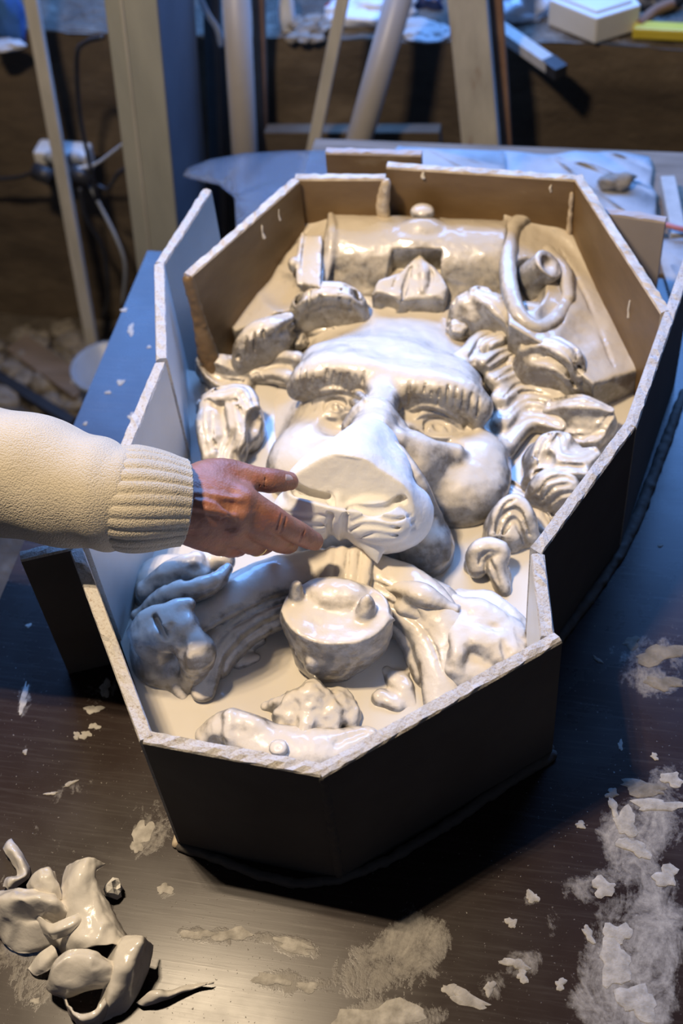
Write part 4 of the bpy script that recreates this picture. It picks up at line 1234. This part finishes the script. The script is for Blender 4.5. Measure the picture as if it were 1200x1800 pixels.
for q in ([(335, 868, 0.280, 0.0022), (380, 872, 0.272, 0.0022), (420, 878, 0.262, 0.0018)], [(335, 890, 0.276, 0.002), (380, 898, 0.268, 0.0022), (412, 908, 0.254, 0.0018)],
          [(345, 880, 0.279, 0.0018), (375, 886, 0.272, 0.002), (395, 902, 0.262, 0.0016)]):
    c.stroke(q, k=0.006)
for q, r in (([(452, 829), (456, 840), (455, 853)], 0.0012), ([(460, 829), (464, 841), (463, 854)], 0.0012), ([(494, 906), (490, 918), (484, 930)], 0.0012), ([(502, 911), (498, 924), (492, 936)], 0.0012),
             ([(534, 932), (530, 942), (526, 950)], 0.001), ([(336, 936), (370, 928), (400, 920)], 0.0016), ([(330, 920), (365, 912), (405, 902)], 0.0014), ([(340, 868), (352, 880), (356, 896)], 0.001), ([(410, 845), (418, 855), (430, 862)], 0.0014)):
    c.groove(q, r, k=0.003)
person = c.build('person', M['skin'], None, h=0.0013, rough=0.0004, rscale=120)
tag(person, 'person reaching in from the left in a cream knit sweater, hand holding the muzzle piece', 'person')
c = Clay()
q0, q1 = P(494, 839, 0.2285), P(507, 841, 0.221)
c.stroke([(*P(494, 840, 0.2275), 0.0072), (*P(505, 842, 0.2205), 0.0064)], k=0.002, world=True, sq=1.6)
nail = c.build('thumb_nail', M['nail'], person, h=0.0008)
nail['label'] = 'pale thumb nail'
# ring
p0, p1 = P(438, 953, 0.193), P(455, 958, 0.171)
ax = (p1 - p0) / np.linalg.norm(p1 - p0)
mid = p0 + (p1 - p0) * 0.75
bm = bmesh.new()
N1 = np.cross(ax, (0, 0, 1.0))
N1 /= np.linalg.norm(N1)
N2 = np.cross(ax, N1)
V, F = [], []
for i in range(32):
    a = 2 * math.pi * i / 32
    dirn = math.cos(a) * N1 + math.sin(a) * N2
    for j in range(6):
        b = 2 * math.pi * j / 6
        V.append(mid + dirn * (0.0122 + 0.0008 * math.cos(b)) + ax * 0.0016 * math.sin(b))
for i in range(32):
    for j in range(6):
        F.append((i * 6 + j, ((i + 1) % 32) * 6 + j, ((i + 1) % 32) * 6 + (j + 1) % 6, i * 6 + (j + 1) % 6))
bm.free()
rg = fix_normals(mesh_obj('ring', V, F, M['gold'], person, smooth=True))
rg['label'] = 'thin gold ring'

def sleeve(name, rings, nseg, shape, mat, parent):
    """rings: (px, py, z, r); shape(t, a, i) -> radius factor."""
    S = spline([(*P(q[0], q[1], q[2]), q[3]) for q in rings], 14)
    T = np.gradient(S[:, :3], axis=0)
    T /= np.linalg.norm(T, axis=1, keepdims=True)
    V, F = [], []
    n = len(S)
    for i in range(n):
        N = np.cross(T[i], (0, 0, 1.0))
        N /= np.linalg.norm(N)
        B = np.cross(N, T[i])
        for j in range(nseg):
            a = 2 * math.pi * j / nseg
            k = shape(i / (n - 1), a)
            V.append(S[i, :3] + S[i, 3] * k * (math.cos(a) * N + math.sin(a) * B))
    V = np.array(V)
    for i in range(n - 1):
        for j in range(nseg):
            F.append((i * nseg + j, i * nseg + (j + 1) % nseg, (i + 1) * nseg + (j + 1) % nseg, (i + 1) * nseg + j))
    # turn the ends in
    for base, sgn in ((0, 1), ((n - 1) * nseg, -1)):
        cc = V[base:base + nseg].mean(0)
        inn = cc + (V[base:base + nseg] - cc) * 0.72 + T[0 if sgn > 0 else -1] * 0.006 * sgn
        o = len(V)
        V = np.vstack([V, inn])
        for j in range(nseg):
            F.append((base + j, base + (j + 1) % nseg, o + (j + 1) % nseg, o + j))
    return fix_normals(mesh_obj(name, V, F, mat, parent, smooth=True))
def folds(t_, a):
    w_ = math.sin(14 * t_ + 1.5 * math.sin(a + 1.0)) * (0.5 + 0.5 * math.sin(a + 0.6))
    return 1 + 0.05 * w_ + 0.035 * math.sin(31 * t_ + 2.4 * math.sin(a)) * (0.4 + 0.6 * t_) + 0.025 * math.sin(2 * a + 5 * t_)
sl = sleeve('sweater_sleeve', [(-620, 640, 0.44, 0.074), (-420, 720, 0.36, 0.070), (-200, 785, 0.315, 0.066), (-60, 815, 0.297, 0.062), (40, 838, 0.292, 0.0605), (130, 860, 0.288, 0.0575), (190, 872, 0.284, 0.054), (228, 877, 0.281, 0.047)], 64, folds, M['knit'], person)
def ribs(t_, a):
    bulge = 1 + 0.05 * math.sin(math.pi * min(1, t_ * 1.15)) 
    return bulge + 0.045 * (abs(math.sin(a * 13)) ** 0.5 - 0.5)
cf = sleeve('sweater_cuff', [(204, 873, 0.283, 0.0495), (235, 877, 0.280, 0.0500), (280, 880, 0.273, 0.0470), (322, 884, 0.264, 0.0425)], 224, ribs, M['knit'], sl)
cf['label'] = 'ribbed knit cuff'
print('person done')

# ------------------------------------------------------------------ crumpled slip-coated skin, bottom left
skin_thing = empty('crumpled_latex_sheet', tuple(P(130, 1640, 0.0)))
tag(skin_thing, 'crumpled sheet of rubbery skin coated in wet cream slip, near left on the table', 'sheet')
def sheet_patch(name, rows, mat, parent, th=0.0017, n=12, wob=0.0022, seed=0):
    """rows of (px, py, z) control points -> a bent, finely creased sheet with thickness."""
    G = np.array([[P(*q) for q in r] for r in rows])
    A = np.array([spline(r, n) for r in G])
    B = np.array([spline(A[:, j], n) for j in range(A.shape[1])])     # [col][row]
    nu_, nv_ = B.shape[0], B.shape[1]
    V = B.reshape(-1, 3)
    q = V + seed * 3.1
    cre = 1 - np.abs(fbm(q * np.array([1.0, 1.0, 0.6]), 30, 2))          # sharp creases
    V = V + (wob * fbm(q, 55, 3))[:, None] * np.array([0.6, 0.6, 1.0]) + (0.0085 * (cre - 0.6))[:, None] * np.array([0.2, -0.3, 1.0])
    V[:, 2] = np.maximum(V[:, 2], 0.0028)
    F = [(i * nv_ + j, i * nv_ + j + 1, (i + 1) * nv_ + j + 1, (i + 1) * nv_ + j) for i in range(nu_ - 1) for j in range(nv_ - 1)]
    o = mesh_obj(name, V, F, mat, parent, smooth=True)
    s = o.modifiers.new('thick', 'SOLIDIFY')
    s.thickness = th
    s.offset = 0
    return o
SP = lambda rows, seed: sheet_patch('fold', rows, M['latex'], skin_thing, seed=seed)
# the wide flap rising to a lip, with its curled top edge
SP([[(118, 1522, 0.034), (138, 1510, 0.058), (158, 1507, 0.062), (184, 1516, 0.040), (178, 1524, 0.030)],
    [(112, 1540, 0.032), (130, 1526, 0.058), (150, 1524, 0.062), (166, 1532, 0.052), (160, 1542, 0.040)],
    [(106, 1580, 0.028), (124, 1562, 0.052), (148, 1556, 0.056), (172, 1562, 0.046), (182, 1578, 0.020)],
    [(98, 1625, 0.018), (125, 1608, 0.046), (160, 1602, 0.052), (192, 1606, 0.040), (206, 1618, 0.010)],
    [(100, 1665, 0.012), (130, 1648, 0.042), (172, 1640, 0.046), (206, 1640, 0.036), (228, 1648, 0.008)],
    [(120, 1690, 0.006), (150, 1668, 0.036), (190, 1660, 0.042), (220, 1662, 0.032), (236, 1668, 0.006)]], 1)
# left wing, folded forward
SP([[(-40, 1578, 0.016), (0, 1566, 0.036), (40, 1562, 0.046), (85, 1566, 0.046), (112, 1580, 0.036)],
    [(-40, 1592, 0.028), (5, 1582, 0.050), (48, 1580, 0.060), (92, 1586, 0.056), (118, 1600, 0.040)],
    [(-36, 1608, 0.022), (8, 1606, 0.040), (52, 1612, 0.036), (96, 1614, 0.034), (118, 1618, 0.030)],
    [(-26, 1624, 0.014), (12, 1632, 0.022), (60, 1630, 0.030), (100, 1632, 0.028), (118, 1636, 0.024)],
    [(-8, 1642, 0.006), (24, 1662, 0.008), (66, 1662, 0.014), (98, 1656, 0.016), (114, 1656, 0.014)],
    [(20, 1668, 0.003), (42, 1676, 0.003), (72, 1668, 0.004), (94, 1662, 0.006), (108, 1664, 0.006)]], 2)
# small upright fold between them
SP([[(48, 1556, 0.034), (62, 1536, 0.050), (84, 1526, 0.054), (96, 1532, 0.040)], [(50, 1566, 0.034), (68, 1548, 0.056), (90, 1540, 0.058), (100, 1548, 0.036)],
    [(58, 1582, 0.030), (78, 1564, 0.052), (98, 1560, 0.052), (110, 1568, 0.030)], [(70, 1600, 0.022), (90, 1584, 0.042), (108, 1580, 0.040), (116, 1590, 0.020)]], 3)
# overhanging ridge in the middle and dark pocket under it
SP([[(60, 1602, 0.040), (90, 1622, 0.046), (120, 1612, 0.050), (150, 1600, 0.044)], [(66, 1620, 0.036), (94, 1636, 0.046), (124, 1626, 0.050), (150, 1614, 0.044)], [(76, 1640, 0.026), (100, 1648, 0.034), (126, 1642, 0.036), (148, 1630, 0.034)]], 8)
# right hand tongue falling to the table
SP([[(206, 1652, 0.026), (228, 1644, 0.044), (252, 1648, 0.044), (268, 1662, 0.020)], [(188, 1690, 0.024), (212, 1668, 0.050), (244, 1666, 0.050), (266, 1684, 0.014)],
    [(184, 1722, 0.018), (206, 1698, 0.046), (236, 1694, 0.046), (256, 1716, 0.010)], [(178, 1752, 0.014), (196, 1732, 0.038), (222, 1728, 0.038), (244, 1744, 0.006)],
    [(168, 1782, 0.006), (186, 1772, 0.024), (206, 1766, 0.022), (228, 1770, 0.004)], [(160, 1798, 0.003), (176, 1796, 0.008), (196, 1790, 0.006), (212, 1786, 0.003)]], 4)
# round roll in front
SP([[(84, 1728, 0.010), (94, 1694, 0.040), (122, 1672, 0.050), (160, 1672, 0.050), (196, 1692, 0.040)], [(82, 1738, 0.014), (98, 1706, 0.048), (130, 1684, 0.056), (166, 1686, 0.056), (198, 1704, 0.042)],
    [(86, 1746, 0.012), (106, 1724, 0.046), (140, 1706, 0.052), (172, 1706, 0.050), (196, 1718, 0.038)], [(94, 1752, 0.008), (116, 1742, 0.030), (148, 1730, 0.036), (176, 1726, 0.036), (194, 1730, 0.030)],
    [(106, 1754, 0.004), (124, 1752, 0.012), (150, 1744, 0.018), (176, 1738, 0.022), (192, 1740, 0.020)]], 5)
# hanging loop at the bottom
SP([[(112, 1750, 0.010), (122, 1768, 0.030), (142, 1782, 0.034), (168, 1774, 0.032), (186, 1752, 0.030)], [(116, 1762, 0.010), (128, 1782, 0.030), (146, 1794, 0.032), (170, 1786, 0.030), (188, 1764, 0.026)],
    [(126, 1786, 0.006), (138, 1800, 0.016), (152, 1806, 0.016), (170, 1800, 0.016), (186, 1782, 0.014)], [(140, 1802, 0.003), (148, 1810, 0.005), (158, 1812, 0.005), (170, 1808, 0.005), (180, 1796, 0.004)]], 6)
SP([[(48, 1704, 0.004), (66, 1680, 0.014), (92, 1662, 0.018)], [(56, 1712, 0.004), (76, 1694, 0.018), (100, 1672, 0.020)], [(66, 1716, 0.003), (86, 1706, 0.010), (104, 1684, 0.014)]], 7)
# strips peeled away beside it
st = sheet_patch('peeled_strip', [[(5, 1492, 0.006), (12, 1480, 0.012), (18, 1476, 0.006)], [(22, 1520, 0.006), (34, 1512, 0.018), (42, 1508, 0.008)], [(30, 1540, 0.004), (44, 1538, 0.014), (54, 1536, 0.004)],
                                [(12, 1545, 0.004), (20, 1552, 0.016), (28, 1562, 0.006)], [(6, 1560, 0.003), (12, 1566, 0.008), (16, 1570, 0.004)]], M['latex'], None)
tag(st, 'thin curled strip of slip-coated skin lying above the crumpled sheet at the left edge', 'strip')
st = sheet_patch('peeled_strip', [[(240, 1762, 0.004), (262, 1744, 0.016), (275, 1742, 0.012)], [(255, 1768, 0.003), (285, 1752, 0.014), (300, 1742, 0.010)], [(285, 1760, 0.003), (320, 1744, 0.010), (330, 1734, 0.006)], [(345, 1736, 0.003), (360, 1732, 0.006), (376, 1728, 0.003)]], M['latex'], None)
tag(st, 'pointed dried plaster sliver lying right of the crumpled sheet', 'strip')
ch = lump('plaster_crumb', P(202, 1562, 0.011), (0.009, 0.008, 0.013), M['plaster'], seed=4, amp=0.5, sub=2, flat=0.010)
tag(ch, 'small white plaster crumb standing right of the crumpled sheet', 'crumb')

# ------------------------------------------------------------------ things behind the table
# a lower bench behind, carrying the sheets
bench = empty('rear_bench', (0.15, 0.72, FLOOR))
tag(bench, 'rough dark bench behind the table under the pale sheets', 'bench')
bar('bench_top', (-0.22, 0.70, -0.035), (0.62, 0.70, -0.035), (0, 1, 0), 0.30, 0.03, M['wood'], bench)
for lx in (-0.16, 0.55):
    bar('leg', (lx, 0.70, FLOOR), (lx, 0.70, -0.05), (1, 0, 0), 0.06, 0.06, M['wood'], bench)
def flat_sheet(name, outline, z, th, mat, label, cat, wob=0.004, bend=None):
    """a thin sheet with a ragged outline, filled by a grid clipped to it."""
    W = np.array([P(px, py, z)[:2] for px, py in outline])
    bm = bmesh.new()
    vs = [bm.verts.new((x, y, z)) for x, y in W]
    bm.faces.new(vs)
    bmesh.ops.triangulate(bm, faces=bm.faces)
    for _ in range(4):
        bmesh.ops.subdivide_edges(bm, edges=[e for e in bm.edges if e.calc_length() > 0.02], cuts=1)
    X = np.array([v.co for v in bm.verts])
    d = wob * np.abs(fbm(X, 22, 3))
    for v, q in zip(bm.verts, d):
        v.co.z += float(q)
    o = mesh_obj(name, [], [], mat)
    bm.to_mesh(o.data)
    bm.free()
    o.data.materials.clear()
    o.data.materials.append(mat)
    for p in o.data.polygons:
        p.use_smooth = True
    s = o.modifiers.new('thick', 'SOLIDIFY')
    s.thickness = th
    s.offset = 1
    fix_normals(o)
    return tag(o, label, cat)
flat_sheet('foam_sheet', [(800, 425), (795, 276), (880, 272), (960, 276), (1060, 272), (1140, 280), (1146, 300), (1142, 330), (1152, 345), (1150, 420)], -0.012, 0.004, M['paper'], 'white dusty foam sheet lying behind the right back panel of the mould', 'sheet', 0.010)
flat_sheet('folded_cloth', [(640, 320), (700, 258), (745, 262), (886, 266), (888, 300), (880, 330)], 0.004, 0.004, M['paper'], 'folded white sheet behind the middle of the mould, beside the short offcut', 'sheet', 0.004)
flat_sheet('plastic_sheet', [(322, 308), (330, 296), (370, 280), (430, 270), (500, 266), (590, 264), (600, 300), (560, 380), (480, 400), (415, 400), (412, 345), (385, 322), (350, 315)], -0.004, 0.004, M['sheet'], 'cloudy bluish plastic sheet with a rounded corner jutting out behind the mould', 'sheet', 0.001)
g = lump('plaster_heap', P(1085, 318, 0.004), (0.022, 0.016, 0.014), M['splat_grey'], seed=9, amp=0.6, flat=0.008)
tag(g, 'grey heap of plaster crumbs on the white foam sheet', 'rubble')
g = bar('narrow_board', P(1172, 318, 0.0), P(1192, 420, 0.0), (1, 0, 0), 0.022, 0.02, M['slat'])
tag(g, 'narrow grey board lying at the far right beside the foam sheet', 'board')
g = tube('pink_cord', [P(1120, 385, 0.012), P(1160, 392, 0.02), P(1200, 403, 0.02), P(1260, 410, 0.006)], 0.004, M['pink'])
tag(g, 'pinkish cord running out of the frame beside the brace board', 'cord')
flat_sheet('paper_scrap', [(1150, 425), (1230, 420), (1240, 500), (1180, 530)], 0.003, 0.001, M['paper'], 'white scrap of paper lying between the brace board and the tall right panel', 'paper', 0.004)

# ------------------------------------------------------------------ posts, pipes and slats against the wall
pil = empty('grey_post', tuple(P(300, 520, FLOOR)))
YP = 0.86
A, B = PY(222, -60, YP), PY(280, 480, YP)
tag(pil, 'thick grey painted square post standing between the slat and the pipes', 'post')
pil.location = (B[0], YP + 0.1, FLOOR)
T = (B - A) / np.linalg.norm(B - A)
B2 = A + T * ((FLOOR - A[2]) / T[2])
back = np.array([0, 0.105, 0])
o = bar('post_shaft', A + back, B2 + back, (1, 0, 0), 0.088, 0.21, M['pillar'], pil, bevel=0.004, side_mat=M['pillar_side_shade'])
o = bar('post_seam', A + np.array([-0.014, -0.001, 0]), B2 + np.array([-0.014, -0.001, 0]), (1, 0, 0), 0.005, 0.004, M['slat'], pil, bevel=0.001)

def lean(name, pa, pb, ya, yb, wid, th, mat, label, cat, side=None, round_=False):
    a, b = PY(*pa, ya), PY(*pb, yb)
    T = (b - a) / np.linalg.norm(b - a)
    a = a - T * 0.15
    if round_:
        o = tube(name, [a, b], wid / 2, mat, nseg=24)
    else:
        o = bar(name, a, b, (1, 0, 0), wid, th, mat, side_mat=side)
    return tag(o, label, cat)
lean('wooden_slat', (55, 0), (172, 660), 1.13, 0.98, 0.026, 0.014, M['slat'], 'long narrow grey slat leaning on the wall left of the thick post', 'slat')
lean('plastic_pipe', (415, 0), (446, 560), 1.12, 1.08, 0.050, 0.02, M['pipe'], 'upright grey plastic pipe just right of the thick post', 'pipe', round_=True)
lean('wooden_slat', (602, 0), (490, 560), 1.10, 0.98, 0.022, 0.012, M['slat'], 'thin pale slat leaning between the upright and the slanting pipe', 'slat')
lean('plastic_pipe', (700, 0), (560, 500), 1.10, 0.95, 0.048, 0.02, M['pipe'], 'grey plastic pipe slanting down to the left behind the mould', 'pipe', round_=True)
lean('whitewashed_plank', (822, 0), (870, 520), 1.10, 1.0, 0.066, 0.03, M['plank'], 'broad whitewashed plank with a rusty brown edge leaning on the wall behind the mould', 'plank')
lean('rusty_batten', (868, 0), (903, 520), 1.135, 1.055, 0.030, 0.018, M['rust'], 'rusty brown batten standing against the right side of the whitewashed plank', 'batten')
lean('dark_strip', (372, 0), (395, 560), 1.15, 1.10, 0.03, 0.02, M['black'], 'black upright strip standing in for the dark gap between the thick post and the upright pipe', 'batten')  # black strip put in as the shade of the gap beside the pipe
lean('dark_strip', (456, 60), (466, 420), 1.175, 1.165, 0.022, 0.02, M['rust'], 'short brown batten behind the right side of the upright pipe', 'batten')
o = bar('dark_beam', PY(470, 245, 1.14), PY(775, 245, 1.14), (0, 0, 1), 0.05, 0.03, M['earth'])
tag(o, 'dark horizontal beam low on the wall behind the slanting pipe', 'beam')

# ------------------------------------------------------------------ socket and cables
sk = empty('power_socket', tuple(PY(115, 275, 1.15)))
tag(sk, 'white double power socket box on the earth wall behind the slat', 'socket')
bar('socket_box', PY(68, 275, 1.15), PY(160, 282, 1.15), (0, 0, 1), 0.055, 0.05, M['white_plastic'], sk, bevel=0.006)
for px in (92, 132):
    a = PY(px, 278, 1.126)
    tube('outlet', [a, a + np.array([0, -0.006, 0])], 0.017, M['bucket'], sk, nseg=20)
pl = tube('power_plug', [PY(62, 300, 1.11), PY(92, 312, 1.10)], 0.018, M['black'], nseg=14)
tag(pl, 'black plug hanging at the left end of the socket', 'plug')
pl = tube('power_plug', [PY(125, 300, 1.10), PY(160, 316, 1.10)], 0.016, M['black'], nseg=14)
tag(pl, 'black plug under the right end of the socket', 'plug')
def cable(pts, r, mat, label, name='cable'):
    o = tube(name, [PY(px, py, y) for px, py, y in pts], r, mat, nseg=8)
    return tag(o, label, 'cable')
cable([(180, 66, 0.95), (150, 75, 1.0), (135, 100, 1.06), (140, 200, 1.1), (158, 290, 1.1), (170, 350, 1.1)], 0.0045, M['black'], 'black cable looping from behind the thick post down to the socket')
cable([(140, 330, 1.08), (150, 380, 1.08), (182, 440, 1.1), (190, 520, 1.1), (180, 560, 1.1)], 0.005, M['black'], 'black cable hanging below the socket to the floor')
cable([(150, 312, 1.1), (175, 360, 1.1), (205, 420, 1.08), (220, 470, 1.08), (215, 540, 1.1)], 0.004, M['bucket'], 'grey cable sweeping below the socket towards the thick post')
cable([(128, 296, 1.1), (165, 290, 1.1), (205, 262, 1.05), (232, 240, 1.0)], 0.003, M['white_plastic'], 'thin white cable from the socket to the thick post')
cable([(62, 302, 1.11), (30, 312, 1.13), (-30, 316, 1.14)], 0.004, M['black'], 'black cable running left from the socket out of the picture')
cable([(172, 326, 1.06), (190, 332, 1.05), (208, 305, 1.05), (235, 290, 1.0)], 0.004, M['black'], 'short black cable bowed between the plug and the thick post')
cable([(345, -20, 1.12), (362, 20, 1.12), (382, 52, 1.13), (388, 80, 1.14)], 0.006, M['bucket'], 'thick grey cable at the top between the thick post and the upright pipe')

# ------------------------------------------------------------------ clutter on the ledge
def on_ledge(px, py, r, mat, name, label, cat, seed, amp=0.35, parent=None):
    p = P(px, py, LEDGE + r[2] * 0.6)
    o = lump(name, p, r, mat, seed=seed, amp=amp, sub=4)
    return tag(o, label, cat)
on_ledge(8, 20, (0.035, 0.03, 0.075), M['blue'], 'blue_canister', 'crumpled blue plastic canister at the far left end of the ledge', 'canister', 3, 0.2)
on_ledge(12, 78, (0.035, 0.018, 0.010), M['paper'], 'paper_wad', 'white scrap under the blue canister at the left end of the ledge', 'paper', 31)
on_ledge(655, 22, (0.085, 0.04, 0.032), M['bag'], 'plastic_bag', 'white crumpled plastic bag on the ledge behind the slanting pipe', 'bag', 5, 0.45)
on_ledge(745, 55, (0.050, 0.03, 0.012), M['paper'], 'paper_wad', 'torn white paper hanging over the ledge between the slanting pipe and the plank', 'paper', 12, 0.5)
on_ledge(748, 2, (0.03, 0.022, 0.03), M['navy'], 'navy_wrapper', 'dark navy wrapper beside the white bag behind the slanting pipe', 'wrapper', 14, 0.4)
on_ledge(590, 15, (0.018, 0.018, 0.016), M['red'], 'red_wrapper', 'small red wrapper at the left end of the white bag', 'wrapper', 15, 0.3)
on_ledge(915, 12, (0.05, 0.035, 0.04), M['bag'], 'plastic_bag', 'white crumpled bag on the ledge left of the white carton', 'bag', 16, 0.4)
on_ledge(503, 22, (0.016, 0.016, 0.055), M['bag'], 'plastic_bag', 'narrow white plastic bag tail hanging right of the upright pipe', 'bag', 17, 0.25)
for i, (px, py, s) in enumerate(((520, 40, 0.016), (542, 52, 0.018), (560, 66, 0.012), (535, 68, 0.012), (515, 66, 0.011), (552, 34, 0.015), (572, 48, 0.014))):
    g = lump('rubble_stone', P(px, py, LEDGE + s * 0.7), (s * 1.3, s, s * 0.8), M['stone'], seed=40 + i, amp=0.4, sub=2)
    tag(g, 'small pale rubble stone on the ledge right of the upright pipe', 'stone', 'rubble stones on the ledge')
# white carton
ct = empty('white_carton', tuple(P(1040, 60, LEDGE)))
tag(ct, 'white faceted cardboard carton standing on the ledge at the right', 'box')
Wc = [P(*q, LEDGE + 0.01)[:2] for q in ((962, 42), (1045, 76), (1122, 52), (1090, 10), (1000, 5))]
o = prism_mesh('carton_body', [tuple(q) for q in Wc], LEDGE + 0.008, LEDGE + 0.058, M['carton'], ct, bevel=0.003)
fix_normals(o)
cxy = np.mean(Wc, 0)
o = prism_mesh('carton_lid', [tuple(cxy + (q - cxy) * 0.8) for q in Wc], LEDGE + 0.058, LEDGE + 0.064, M['bag'], ct, bevel=0.002)
fix_normals(o)
o = bar('white_stick', P(868, 45, LEDGE + 0.02), P(978, 122, LEDGE + 0.012), (1, 0.6, 0), 0.026, 0.022, M['slat'])
tag(o, 'square white stick with a dark end jutting over the ledge below the carton', 'stick')
tip = bar('stick_end', P(962, 110, LEDGE + 0.013), P(986, 128, LEDGE + 0.011), (1, 0.6, 0), 0.0275, 0.0235, M['black'], o)
o = empty('yellow_tool', tuple(P(1160, 55, LEDGE)))
tag(o, 'yellow plastic tool with a curved handle at the right end of the ledge', 'tool')
bar('tool_body', P(1112, 52, LEDGE + 0.015), P(1230, 58, LEDGE + 0.015), (0, 0, 1), 0.022, 0.03, M['yellow'], o, bevel=0.004)
tube('handle', [P(1122, 45, LEDGE + 0.02), P(1150, 20, LEDGE + 0.03), P(1185, 5, LEDGE + 0.04)], 0.010, M['rust'], o)
on_ledge(1150, -5, (0.05, 0.03, 0.03), M['black'], 'dark_rag', 'dark rag behind the yellow tool at the right end of the ledge', 'rag', 21)

# ------------------------------------------------------------------ floor clutter at the left
bk = empty('plastic_bucket', tuple(P(185, 700, FLOOR)))
tag(bk, 'cloudy white plastic bucket on the floor behind the left table edge', 'bucket')
bp = P(190, 650, FLOOR + 0.14)
V, F = [], []
prof = [(0.0, 0.004), (0.062, 0.004), (0.072, 0.13), (0.078, 0.135), (0.078, 0.145), (0.070, 0.145), (0.06, 0.012), (0.0, 0.012)]
for r_, z_ in prof:
    for j in range(32):
        a = 2 * math.pi * j / 32
        V.append((bp[0] + r_ * math.cos(a), bp[1] + r_ * math.sin(a), FLOOR + 0.008 + z_))
for i in range(len(prof) - 1):
    for j in range(32):
        F.append((i * 32 + j, i * 32 + (j + 1) % 32, (i + 1) * 32 + (j + 1) % 32, (i + 1) * 32 + j))
mesh_obj('bucket_wall', V, F, M['bucket'], bk, smooth=True)
hp = [bp + np.array([0.079 * math.cos(a), 0.079 * math.sin(a), -0.0 - 0.05 * abs(math.sin(a - 0.6))]) for a in np.linspace(0.6, 0.6 + math.pi, 9)]
tube('bucket_handle', hp, 0.003, M['white_plastic'], bk, nseg=6)
o = bar('floor_plank', P(30, 605, FLOOR + 0.03), P(150, 690, FLOOR + 0.03), (0.5, 1, 0), 0.06, 0.02, M['wood'])
tag(o, 'dusty grey-brown plank lying on the rubble floor left of the bucket', 'plank')
o = bar('floor_plank', P(-40, 640, FLOOR + 0.025), P(130, 745, FLOOR + 0.02), (0.5, 1, 0), 0.025, 0.02, M['black'])
tag(o, 'dark narrow plank on the floor nearest the sleeve', 'plank')
r2 = np.random.default_rng(3)
for i in range(46):
    px, py = r2.uniform(-30, 150), r2.uniform(575, 730)
    s = r2.uniform(0.008, 0.03)
    g = lump('floor_stone', P(px, py, FLOOR + s * 0.5), (s * 1.3, s, s * 0.8), M['stone'], seed=70 + i, amp=0.4, sub=2)
    tag(g, 'rough grey rubble stone on the dirt floor left of the table', 'stone', 'rubble stones on the floor')
print('scene done')
